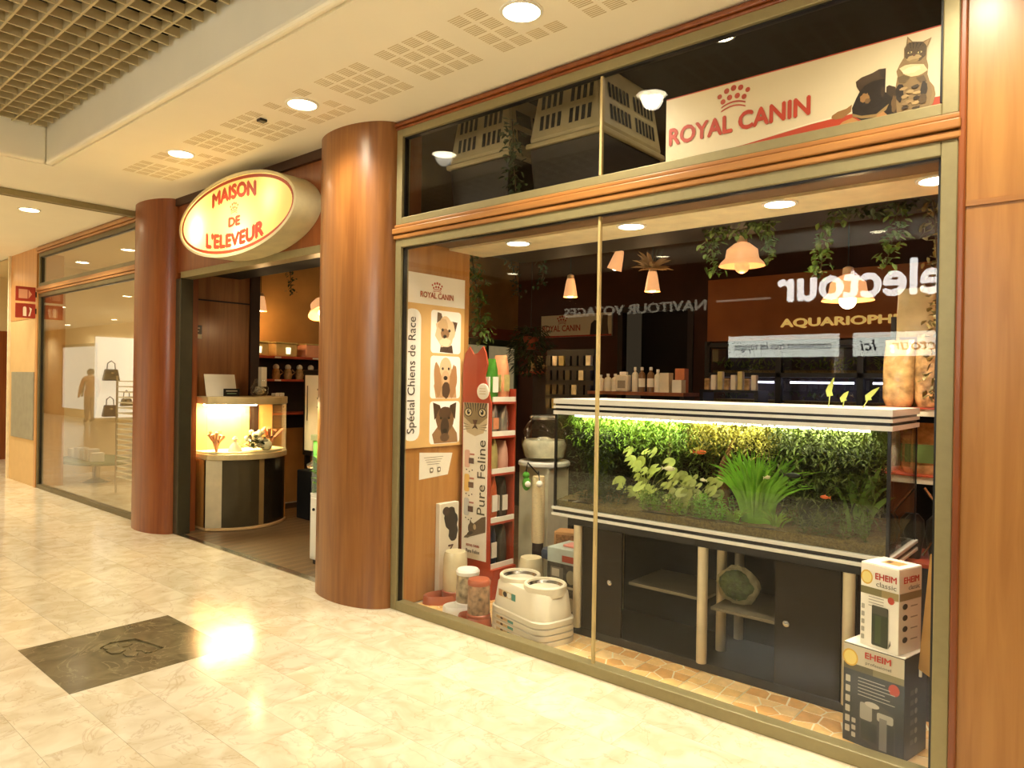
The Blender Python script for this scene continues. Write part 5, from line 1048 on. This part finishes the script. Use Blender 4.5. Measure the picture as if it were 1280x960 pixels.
t = thing('jar_shelf', 'dark shelf crowded with small test jars', 'shelf', (-2.55, 2.9, 0)); build(MB().box(-2.80, -2.28, 2.75, 3.0, 1.44, 1.46), 'board', black, t); build(MB().box(-2.8, -2.77, 2.76, 2.98, 0, 1.44), 'leg', black, t); build(MB().box(-2.31, -2.28, 2.76, 2.98, 0, 1.44), 'leg', black, t)
for i in range(8): o = build(MB().box(-2.78+.06*i, -2.735+.06*i, 2.8, 2.85, 1.46, 1.56+.03*(i % 3)), 'test_jar', [chew, cream, gold][i % 3], bevel=.006); tag(o, 'small test jar on the dark shelf past the care bottles', 'jar', 'test jars on the dark shelf')
# dark rack of small goods in front of the back wall
t = thing('goods_rack', 'dark rack hung with small shiny packets', 'rack', (-4.35, 2.9, 0)); build(MB().box(-4.65, -4.05, 2.95, 3.0, 0, 1.85), 'back', black, t); build(MB().box(-4.65, -4.05, 2.6, 3.0, 0, .1), 'foot', black, t)
random.seed(8)
for i in range(28):
    x = -4.6+.085*(i % 7); z = 1.28+.15*(i//7); build(MB().box(x-.03, x+.03, 2.90, 2.94, z-.05, z+.05), 'packet', [foil, MATS['dark_foil'], gold, black][random.randrange(4)], t)
# plush shelf, hanging bush, left window
t = thing('plush_shelf', 'red shelf carrying small pale plush animals', 'shelf', (-5.0, 3.6, 0)); build(MB().box(-5.5, -4.6, 3.5, 3.8, 1.60, 1.63), 'board', redshelf, t); build(MB().box(-5.5, -4.6, 3.76, 3.8, 0, 1.6), 'back', darkwall, t)
for i in range(6): o = build(MB().ball((-5.4+.14*i, 3.62, 1.69), (.05, .05, .06), 10, 8).ball((-5.4+.14*i, 3.60, 1.77), .038, 10, 8).ball((-5.425+.14*i, 3.60, 1.805), .014, 8, 6).ball((-5.375+.14*i, 3.60, 1.805), .014, 8, 6), 'plush_animal', mat('pale_plush', rgb(206, 186, 130), .9, 0, .2), smooth=True); tag(o, 'small pale plush animal on the red shelf', 'plush toy', 'plush animals on the red shelf')
t = thing('hanging_bush', 'dense dark hanging plant in front of the green-framed window', 'hanging plant', (-4.92, 3.0, 1.55)); random.seed(41); mb = MB()
for k in range(520): a = U(0, 6.28); r = U(0, 1)**.5*.22; z = U(1.6, 2.12); r *= 1.15-abs(z-1.85)*1.6; mb.leaf((-4.92+r*math.cos(a), 3+r*math.sin(a), z), (math.cos(a), math.sin(a), U(-1, .3)), .08, .03)
build(mb, 'leaves', leaf_d, t)['kind'] = 'stuff'; build(MB().lathe([(.05, 1.86), (.09, 1.98), (.1, 2.0)], (-4.92, 3, 0), 14), 'pot', terr, t, True); build(MB().tube([(-4.92, 3, 2.0), (-4.92, 3, 3.5)], .004), 'cord', black, t)
w3 = struct('window_3', None, (-7.64, 5.2, 0)); grn = mat('dark_green_frame', rgb(40, 60, 30), .5); build(MB().box(-7.65, -7.60, 4.5, 5.95, 2.07, 2.17).box(-7.65, -7.60, 4.5, 4.56, 1.2, 2.07).box(-7.65, -7.60, 5.18, 5.24, 1.2, 2.07).box(-7.65, -7.60, 5.89, 5.95, 1.2, 2.07), 'frame', grn, w3); build(MB().box(-7.65, -7.63, 4.56, 5.18, 1.2, 2.07), 'pane', mat('lit_frosted_pane', rgb(190, 170, 110), .4, 0, .1, emit=(1, .8, .4, 1), estr=.12), w3); build(MB().box(-7.65, -7.63, 5.24, 5.89, 1.2, 2.07), 'pane', MATS['lit_frosted_pane'], w3); build(MB().box(-7.65, -7.58, 4.4, 5.98, 2.18, 2.35), 'red_lintel', mat('dull_red_board', rgb(140, 60, 34), .5), w3)
# ---- left wall shelves seen through the door
ws = thing('wall_shelving', 'red wall shelves loaded with tubs and figurines', 'shelf', (-7.5, 2.2, 0))
for z in (1.755, 1.49, 1.10): build(MB().box(-7.65, -7.36, .96, 4.2, z-.025, z), 'shelf_board', redshelf, ws)
build(MB().box(-7.65, -7.63, .96, 4.2, .9, 1.73), 'back_panel', darkwall, ws)
for k in range(4):
    for z in (1.755, 1.49): build(MB().box(-7.362, -7.357, 1.35+.5*k, 1.43+.5*k, z-.022, z-.004), 'price_tag', offw, ws)
tub = mat('clear_yellow_tub', rgb(206, 176, 110), .25, 0, .2)
for k, (y, m, lab) in enumerate([(1.15, tub, 'clear tub holding a white cup at the dark post'), (1.52, tub, 'second clear tub with a white cup on the top red shelf'), (1.92, mat('pink_tub', rgb(226, 160, 120), .4), 'pink cardboard tub on the top red shelf'), (2.32, cream, 'cream tub at the end of the top red shelf')]):
    t = thing('tub', lab, 'tub', (-7.49, y, 1.755), 0, 'tubs on the top red shelf'); build(MB().box(-.10, .10, -.14, .14, 0, .15), 'tub_body', m, t, world=False, bevel=.01); build(MB().box(-.105, .105, -.145, .145, .15, .165), 'tub_lid', gold, t, world=False, bevel=.004)
    if k < 2: build(MB().lathe([(.03, .03), (.035, .1), (.03, .105)], (.09, .02, 0), 12), 'cup', emit_mat('lit_cup', (1, .85, .5, 1), 1.2) if 'lit_cup' not in MATS else MATS['lit_cup'], t, True, world=False)
for k in range(7):
    y = 1.42+.155*k; t = thing('figurine', 'small pale figurine on the second red shelf', 'figurine', (-7.45, y, 1.49), 0, 'figurines on the second red shelf'); build(MB().lathe([(.04, 0), (.05, .04), (.042, .10), (.03, .125)], seg=12), 'body', chew, t, True, world=False); build(MB().ball((.0, 0, .14), .036), 'head', cream, t, True, world=False); build(MB().tube([(.02, .04, .05), (.05, .065, .08), (.02, .045, .11)], .008), 'arm', chew2, t, world=False)
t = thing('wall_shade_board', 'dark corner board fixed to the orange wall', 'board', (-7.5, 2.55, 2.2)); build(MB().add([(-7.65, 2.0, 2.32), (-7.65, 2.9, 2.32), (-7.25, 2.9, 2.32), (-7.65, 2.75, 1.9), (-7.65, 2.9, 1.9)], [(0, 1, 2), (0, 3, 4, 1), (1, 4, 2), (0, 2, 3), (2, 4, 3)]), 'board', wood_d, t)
# framed board on an easel
t = thing('framed_board', 'black framed notice board standing behind the curved tank', 'board', (-6.85, 1.62, 0)); build(MB().box(-7.16, -6.72, 1.60, 1.62, .62, 1.60), 'frame', black, t, bevel=.006); build(MB().box(-7.12, -6.76, 1.597, 1.60, .68, 1.54), 'sheet', offw, t); build(MB().box(-7.12, -7.09, 1.6, 1.66, 0, .62), 'leg', black, t); build(MB().box(-6.79, -6.76, 1.6, 1.66, 0, .62), 'leg', black, t)
P = Print(); 
for k in range(3): P.rect(.06, .15, .25-.1*k, .27-.1*k, (120, 110, 90)); P.rect(-.14, -.12, -.1, .3, (96, 86, 70))
P.build('printed_lines', FRONT, (-6.94, 1.5965, 1.12), t)
t = thing('black_bin', 'black bin with crumpled silver film behind the curved tank', 'bin', (-6.55, 1.4, 0)); build(MB().box(-6.72, -6.38, 1.25, 1.55, 0, .52), 'bin_body', blackm, t, bevel=.01); build(lump((-6.55, 1.4, .56), (.10, .10, .06), 0, .25), 'film', foil, t)
# ---- bow-fronted display tank by the door
bt = thing('bow_front_tank', 'bow-fronted lit display tank on its own cabinet inside the door', 'aquarium', (-6.8, .68, 0)); ya, yb_ = .25, 1.12; xb = -7.0
def bow(off=0, n=16, inset=0):
    pts = [(xb+.002, ya+inset)]; ym = (ya+yb_)/2
    for k in range(n+1):
        s = -1+2*k/n; pts.append((-6.73+.23*(1-s*s)**.9+off if abs(s) < 1 else -6.73+off, ym+s*((yb_-ya)/2-inset)))
    return pts+[(xb+.002, yb_-inset)]
build(MB().prism(bow(.015), 0.003, .03), 'plinth', mat('pale_wood_trim', rgb(214, 176, 120), .4), bt, bevel=.004); build(MB().prism(bow(.02), .69, .745), 'tank_base', mat('beige_trim', rgb(206, 184, 132), .4), bt, bevel=.006); build(MB().prism(bow(.02), 1.235, 1.31), 'lid', MATS['beige_trim'], bt, bevel=.008)
bp_ = bow(0); front = bp_[1:-1]
def curved(pts, z0, z1, th, ins=0): 
    inner = [(x-th, y) for x, y in pts]; return MB().prism(pts+inner[::-1], z0, z1)
build(MB().box(xb, -6.73, ya, ya+.012, .03, .69), 'side_panel', wood_l, bt); build(MB().box(xb, -6.73, yb_-.012, yb_, .03, .69), 'side_panel', wood_l, bt); build(MB().box(xb, xb+.01, ya, yb_, .03, .69), 'back_panel', darkwall, bt)
smk = mat('smoked_bronze_door', rgb(70, 60, 38), .25, 0, .08)
build(curved(front[2:9], .035, .685, .012), 'door', smk, bt, True); build(curved(front[9:16], .035, .685, .012), 'door', mat('darker_bronze_door', rgb(44, 36, 24), .2), bt, True)
for i in (0, 1): pass
build(curved(front[0:3], .032, .688, .03), 'corner_post', MATS['silver_post'], bt, True); build(curved(front[8:10], .032, .688, .02), 'centre_post', mat('tan_post', rgb(150, 120, 70), .4), bt)
build(MB().box(xb, -6.73, ya, ya+.008, .745, 1.235), 'glass_end', tankglass, bt); build(MB().box(xb, -6.73, yb_-.008, yb_, .745, 1.235), 'glass_end', tankglass, bt); build(curved(front, .745, 1.235, .006), 'glass_bow', tankglass, bt, True)
build(MB().box(xb+.002, xb+.01, ya+.01, yb_-.01, .745, 1.235), 'back_panel', mat('tan_back_board', rgb(226, 168, 100), .6), bt); build(MB().box(-6.92, -6.80, ya+.06, yb_-.3, 1.215, 1.23), 'light_tube', emit_mat('warm_tube', (1, .82, .45, 1), 60), bt); area((-6.86, .55, 1.21), 5, .12, .5, (1, .80, .42), bt); build(MB().prism(bow(-.02, inset=.015), .746, .765), 'sand_bed', mat('white_sand', rgb(236, 220, 180), .9), bt)
random.seed(51)
def coral(x, y, z, h, m, lab, n=9):
    mb = MB()
    for k in range(n): a = U(0, 6.28); s = U(.4, 1)*h*.7; mb.tube([(x, y, z), (x+math.cos(a)*s*.3, y+math.sin(a)*s*.3, z+h*.5), (x+math.cos(a)*s*.8, y+math.sin(a)*s*.8, z+h*U(.7, 1))], [h*.05, h*.06, h*.09], 6)
    o = build(mb, 'coral', m, smooth=True); tag(o, lab, 'coral', 'ornaments in the bow-fronted tank')
coral(-6.74, .36, .765, .20, mat('pink_coral', rgb(214, 150, 110), .7), 'branching pink coral near the end glass'); coral(-6.72, .92, .765, .24, mat('rose_coral', rgb(206, 140, 100), .7), 'rose coral beside the white blossoms', 7)
o = build(MB().lathe([(.07, 0), (.05, .05), (.015, .10), (.03, .12), (.012, .15)], (-6.68, .52, .765), 10), 'shell', cream, smooth=True); tag(o, 'pale conical shell on the white sand', 'shell'); t = thing('blossom_ornament', 'white blossoms with dark leaves in the bow-fronted tank', 'ornament', (-6.66, .72, .765)); mb = MB()
[mb.ball((-6.66+U(-.07, .07), .72+U(-.1, .1), .85+U(-.05, .1)), .028, 8, 6) for k in range(16)]; build(mb, 'blossoms', cream, t, True); mb = MB(); [mb.leaf((-6.64+U(-.06, .08), .70+U(-.12, .12), .79+U(0, .1)), (U(-.2, 1), U(-1, 1), U(-.2, .8)), .09, .04) for k in range(40)]; build(mb, 'leaves', leaf_d, t); o = build(lump((-6.62, .82, .82), (.07, .06, .06), 0, .08), 'rock_shell', cream, smooth=True); tag(o, 'rounded white shell beside the blossoms', 'shell')
t = thing('price_sheet', 'white information sheet propped on the bow-fronted tank', 'notice', (-6.80, .46, 1.31)); build(MB().add([(-6.84, .30, 1.31), (-6.84, .62, 1.31), (-6.9, .62, 1.53), (-6.9, .30, 1.53), (-6.844, .30, 1.31), (-6.844, .62, 1.31), (-6.904, .62, 1.53), (-6.904, .30, 1.53)], [(0, 1, 2, 3), (7, 6, 5, 4), (0, 4, 5, 1), (1, 5, 6, 2), (2, 6, 7, 3), (3, 7, 4, 0)]), 'sheet', offw, t)
for nm, lab, x, y, z, w in (('shop_label', 'black lettered label card before the white sheet', -6.80, .54, 1.312, .17),): 
    t = thing(nm, lab, 'label', (x, y, z)); build(MB().box(x-.004, x, y-w/2, y+w/2, z, z+.075), 'card', black, t); P = Print(); P.rect(-.06, .06, .01, .018, (230, 220, 190)); P.rect(-.05, .05, -.015, -.008, (150, 180, 140)); P.build('print', SIDE, (x+.0005, y, z+.038), t)
t = thing('wall_label', 'black and white label stuck on the side wall by the door post', 'label', (-7.01, .24, 1.93)); build(MB().box(-7.02, -7.016, .15, .33, 1.93, 2.02), 'card', black, t); build(MB().box(-7.02, -7.016, .15, .33, 1.885, 1.93), 'white_band', offw, t); P = Print(); P.rect(-.07, .07, .01, .02, (220, 210, 180)); P.rect(-.06, .06, -.02, -.012, (220, 210, 180)); P.build('print', SIDE, (-7.0158, .24, 1.975), t)
t = thing('glass_jar', 'round clear jar on top of the bow-fronted tank', 'jar', (-6.72, .80, 1.312)); build(MB().lathe([(.06, 0), (.085, .03), (.09, .09), (.06, .14), (.05, .17), (.055, .18)], seg=22, caps=False), 'jar', tankglass, t, True, world=False); build(lump((0, 0, .06), (.06, .06, .04), 0, .2), 'film', foil, t, world=False); build(MB().box(-.03, .03, .0, .06, .1, .30), 'card', cream, t, world=False)
for y, s in ((.95, .03), (1.0, .035)): o = build(MB().box(-6.75, -6.67, y, y+s*1.6, 1.312, 1.312+s), 'small_carton', cream, bevel=.004); tag(o, 'small cream carton on the far end of the bow-fronted lid', 'box', 'small cartons on the lid')
# ---- white cabinet with green tank right inside the door
gc = thing('tank_cabinet', 'white cabinet carrying a green tank beside the cherry pillar', 'cabinet', (-4.72, .5, 0)); build(MB().box(-4.97, -4.46, .26, .75, .04, .56), 'cabinet_body', white, gc, bevel=.006); build(MB().box(-4.95, -4.48, .28, .73, 0.0, .04), 'plinth', black, gc); build(MB().box(-4.955, -4.475, .252, .26, .06, .54), 'door', white, gc, bevel=.004); build(MB().ball((-4.90, .245, .45), .012), 'knob', black, gc, True)
t = thing('green_tank', 'small green planted tank on the white cabinet', 'aquarium', (-4.72, .5, .56)); build(MB().box(-4.97, -4.46, .26, .75, .56, .575), 'base_frame', white, t); build(MB().box(-4.965, -4.465, .265, .27, .575, 1.0).box(-4.965, -4.96, .27, .745, .575, 1.0), 'glass', tankglass, t); build(MB().box(-4.96, -4.47, .50, .51, .575, 1.0), 'back_panel', mat('green_back', rgb(60, 110, 30), .6, 0, .5, 9), t); build(MB().box(-4.958, -4.952, .272, .50, .575, 1.0), 'side_panel', MATS['green_back'], t); build(MB().box(-4.975, -4.455, .255, .755, 1.0, 1.05), 'lid', mat('pale_green_lid', rgb(196, 206, 150), .4), t, bevel=.008); area((-4.72, .38, .99), 8, .4, .15, (.8, 1, .4), t)
random.seed(61); mb = MB(); [mb.leaf((U(-4.90, -4.5), U(.29, .48), U(.58, .9)), (U(-1, 1), U(-1, .3), U(.2, 1)), .09, .03) for k in range(900)]; o = build(mb, 'tank_weed', leaf_b); tag(o, 'leafy green weed filling the small tank', 'aquatic plant')
# ================================================================ BAG SHOP (hazy window)
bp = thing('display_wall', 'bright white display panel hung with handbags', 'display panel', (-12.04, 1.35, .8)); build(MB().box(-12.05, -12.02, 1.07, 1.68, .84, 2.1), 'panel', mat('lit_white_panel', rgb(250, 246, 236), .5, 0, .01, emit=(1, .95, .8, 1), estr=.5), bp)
def handbag(lab, x, y, z, w, h, m):
    t = thing('handbag', lab, 'handbag', (x, y, z), 0, 'handbags on the white panel'); build(MB().frustum(-.05, .05, -w/2, w/2, 0, h, .02, w*.12), 'body', m, t, world=False, bevel=.015); build(MB().tube([(0, -w*.25, h), (0, -w*.22, h+.09), (0, 0, h+.13), (0, w*.22, h+.09), (0, w*.25, h)], .008, 6), 'handle', m, t, world=False); build(MB().box(.045, .055, -.02, .02, h*.6, h*.75), 'clasp', steel, t, world=False)
handbag('upper dark handbag on the white panel', -11.95, 1.27, 1.42, .24, .18, black); handbag('lower dark handbag on the white panel', -11.95, 1.26, .86, .22, .18, mat('dark_red_leather', rgb(60, 30, 24), .5)); handbag('small dark pouch right of the lower handbag', -11.95, 1.50, 1.02, .18, .12, black)
t = thing('wire_rack', 'white slatted rack of stacked wire trays near the hazy glass', 'rack', (-9.4, .75, 0))
for k in range(19): build(MB().box(-9.75, -9.15, .55, .95, .2+.068*k, .212+.068*k), 'wire_tray', mat('white_wire', rgb(226, 218, 190), .4), t)
[build(MB().box(x-.01, x+.01, y-.01, y+.01, 0, 1.5), 'post', steel, t) for x in (-9.75, -9.15) for y in (.55, .95)]
t = thing('low_table', 'low olive display table behind the hazy glass', 'table', (-10.9, .7, 0)); build(MB().lathe([(.55, .28), (.56, .30), (.55, .32)], (-11.0, .75, 0), 28, sx=1.2, sy=.8), 'table_top', mat('olive_felt', rgb(120, 126, 84), .8), t, True); build(MB().lathe([(.2, 0), (.05, .05), (.05, .28)], (-11.0, .75, 0), 16), 'pedestal', steel, t, True)
for k, (x, w, h) in enumerate([(-11.45, .14, .12), (-11.2, .15, .15), (-10.98, .13, .13), (-10.8, .13, .16), (-10.62, .12, .12)]): o = build(MB().box(x-w/2, x+w/2, .55, .70, .32, .32+h), 'gift_box', white, bevel=.004); tag(o, 'small white box on the low olive table', 'box', 'white boxes on the low table')
for x, y in ((-11, 1.5), (-9, 1.5), (-10, 3)): downlight(x, y, 3.12, 'ceiling lamp inside the handbag shop', 'lamps of the handbag shop', 40)
t = thing('dark_picture', 'dark framed picture hanging inside the hazy window', 'picture', (-9.6, 2.0, 2.0)); build(MB().box(-10.6, -8.9, 2.0, 2.03, 1.95, 2.6), 'frame', black, t); [build(MB().tube([(x, 2.015, 2.6), (x, 2.015, 3.12)], .004), 'hanging_wire', steel, t) for x in (-10.4, -9.1)]; P = Print(); random.seed(71); P.rect(-.8, .8, -.28, .28, (70, 50, 36)); [P.ell(U(-.7, .7), U(-.2, .2), U(.05, .15), U(.04, .1), random.choice([(120, 90, 60), (150, 120, 90), (50, 36, 28), (90, 100, 90)])) for k in range(12)]; P.build('print', FRONT, (-9.75, 1.9995, 2.275), t)
# ================================================================ ACROSS THE CORRIDOR (mirrored in the glass)
letter = emit_mat('white_sign_letter', (1, .95, .85, 1), 19); letter2 = emit_mat('dim_sign_letter', (1, .86, .6, 1), 2.8)
t = thing('shop_lettering', 'large white illuminated shop name across the corridor', 'sign', (-2.3, -5.98, 2.56)); text('selectour'.capitalize(), OPP, (-2.28, -5.995, 2.775), 2.1, .43, letter, t, depth=.03, bold=.018)
t = thing('shop_lettering', 'small spaced capitals beside the large shop name across the corridor', 'sign', (-5.5, -5.98, 2.5)); text('NAVITOUR VOYAGES', OPP, (-5.5, -5.995, 2.6), 2.4, .145, letter2, t, depth=.02, bold=.01); build(MB().box(-4.15, -3.42, -5.995, -5.985, 2.62, 2.645), 'dash_line', letter2, t)
bn = emit_mat('backlit_banner', (.98, 1, .84, 1), 11); inkb = mat('blue_ink', rgb(30, 36, 60), .5)
for xa, xb2, body, lab in ((-1.15, -2.42, 'Selectour   Ici', 'backlit window banner with the shop name across the corridor'), (-2.58, -3.97, 'commencent tous les voyages', 'backlit window banner with handwritten words across the corridor')):
    t = thing('backlit_banner', lab, 'banner', ((xa+xb2)/2, -5.98, 1.87), 0, 'banners across the corridor'); build(MB().box(xb2, xa, -5.998, -5.98, 1.87, 2.15), 'sheet', bn, t); text(body, OPP, ((xa+xb2)/2, -5.979, 2.0), abs(xa-xb2)*.88, .13, inkb, t, shear=.2, bold=.008)
for k, x in enumerate((-14, -20, -28)): t = thing('lit_shopfront', ['bright shop window across the corridor facing the handbag shop', 'bright shop window halfway down the far corridor', 'bright shop window near the far corridor end'][k], 'shop window', (x, -5.99, 0)); build(MB().box(x-1.6, x+1.6, -5.995, -5.97, .3, 2.5), 'lit_pane', emit_mat('lit_shop_%d' % k, (1, .9, .65, 1), .8), t); build(MB().box(x-1.66, x+1.66, -5.995, -5.95, 2.5, 2.6).box(x-1.66, x-1.6, -5.995, -5.95, .3, 2.5).box(x+1.6, x+1.66, -5.995, -5.95, .3, 2.5), 'frame', frame_m, t)
# ---- two passers-by far down the corridor, seen mirrored in the hazy window
def person(lab, x, y, rz, coat, legs, hair, step=.12, hgt=1.70):
    t = thing('person', lab, 'person', (x, y, 0), rz, 'passers-by'); k = hgt/1.70
    J = {'pel': (0, 0, .92, .15), 'waist': (0, 0, 1.08, .145), 'chest': (0, 0, 1.28, .165), 'sh': (0, 0, 1.40, .12), 'nk': (0, .01, 1.47, .055), 'hd': (0, .0, 1.56, .085), 'top': (0, .0, 1.65, .075)}
    E = [('pel', 'waist'), ('waist', 'chest'), ('chest', 'sh'), ('sh', 'nk'), ('nk', 'hd'), ('hd', 'top')]
    for s, d in ((1, step), (-1, -step)):
        n = 'r' if s > 0 else 'l'; J[n+'hip'] = (s*.10, 0, .86, .095); J[n+'kn'] = (s*.10, -d*.6, .49, .065); J[n+'an'] = (s*.10, -d*.2, .09, .045); J[n+'to'] = (s*.11, -d*.2-.15, .04, .04)
        J[n+'s'] = (s*.19, 0, 1.38, .07); J[n+'e'] = (s*.25, d*.5, 1.12, .052); J[n+'w'] = (s*.25, -.06+d*.7, .88, .036); J[n+'h'] = (s*.25, -.09+d*.75, .79, .032)
        E += [('pel', n+'hip'), (n+'hip', n+'kn'), (n+'kn', n+'an'), (n+'an', n+'to'), ('sh', n+'s'), (n+'s', n+'e'), (n+'e', n+'w'), (n+'w', n+'h')]
    ks = list(J); me = bpy.data.meshes.new('body'); me.from_pydata([(J[q][0]*k, J[q][1]*k, J[q][2]*k) for q in ks], [(ks.index(a), ks.index(b_)) for a, b_ in E], [])
    ob_ = bpy.data.objects.new('body', me); sk = ob_.modifiers.new('skin', 'SKIN'); sk.use_smooth_shade = True
    for i, q in enumerate(ks): me.skin_vertices[0].data[i].radius = (J[q][3]*k, J[q][3]*k*(.75 if q in ('chest', 'waist', 'pel') else 1)); me.skin_vertices[0].data[i].use_root = (q == 'pel')
    ob_.modifiers.new('sub', 'SUBSURF').levels = 1; ob_.modifiers['sub'].render_levels = 2
    m = bpy.data.materials.new('clothes_'+coat[0]); m.use_nodes = True; N = m.node_tree.nodes; L = m.node_tree.links; tc = N.new('ShaderNodeTexCoord'); sp = N.new('ShaderNodeSeparateXYZ'); mr = N.new('ShaderNodeMath'); mr.operation = 'DIVIDE'; mr.inputs[1].default_value = hgt; cr = N.new('ShaderNodeValToRGB'); cr.color_ramp.interpolation = 'CONSTANT'
    L.new(tc.outputs['Object'], sp.inputs[0]); L.new(sp.outputs[2], mr.inputs[0]); L.new(mr.outputs[0], cr.inputs[0]); L.new(cr.outputs[0], N['Principled BSDF'].inputs['Base Color']); el = cr.color_ramp.elements
    el[0].position = 0; el[0].color = rgb(30, 24, 20); el[1].position = .05; el[1].color = legs
    for p_, c_ in ((.50, coat[1]), (.855, rgb(206, 160, 120))): e_ = el.new(p_); e_.color = c_
    me.materials.append(m); place(ob_, t)
    build(MB().ball((0, .02*k, 1.60*k), (.1*k, .105*k, .10*k), 14, 10), 'hair', hair, t, True, world=False); build(MB().ball((0, -.095*k, 1.55*k), (.014, .02, .025), 8, 6).ball((-.03, -.078*k, 1.585*k), .01, 8, 6).ball((.03, -.078*k, 1.585*k), .01, 8, 6), 'face_features', mat('face_detail', rgb(150, 100, 76), .6), t, True, world=False)
hr = mat('dark_hair', rgb(44, 30, 22), .6)
person('person in a brown coat and dark trousers walking in the far corridor', -24.6, -5.2, R(-100), ('brown', rgb(150, 92, 44)), rgb(110, 74, 44), hr); person('person in a dark grey jacket walking beside the brown coat', -25.3, -5.45, R(-95), ('grey', rgb(84, 66, 46)), rgb(60, 46, 34), hr, -.1, 1.72)
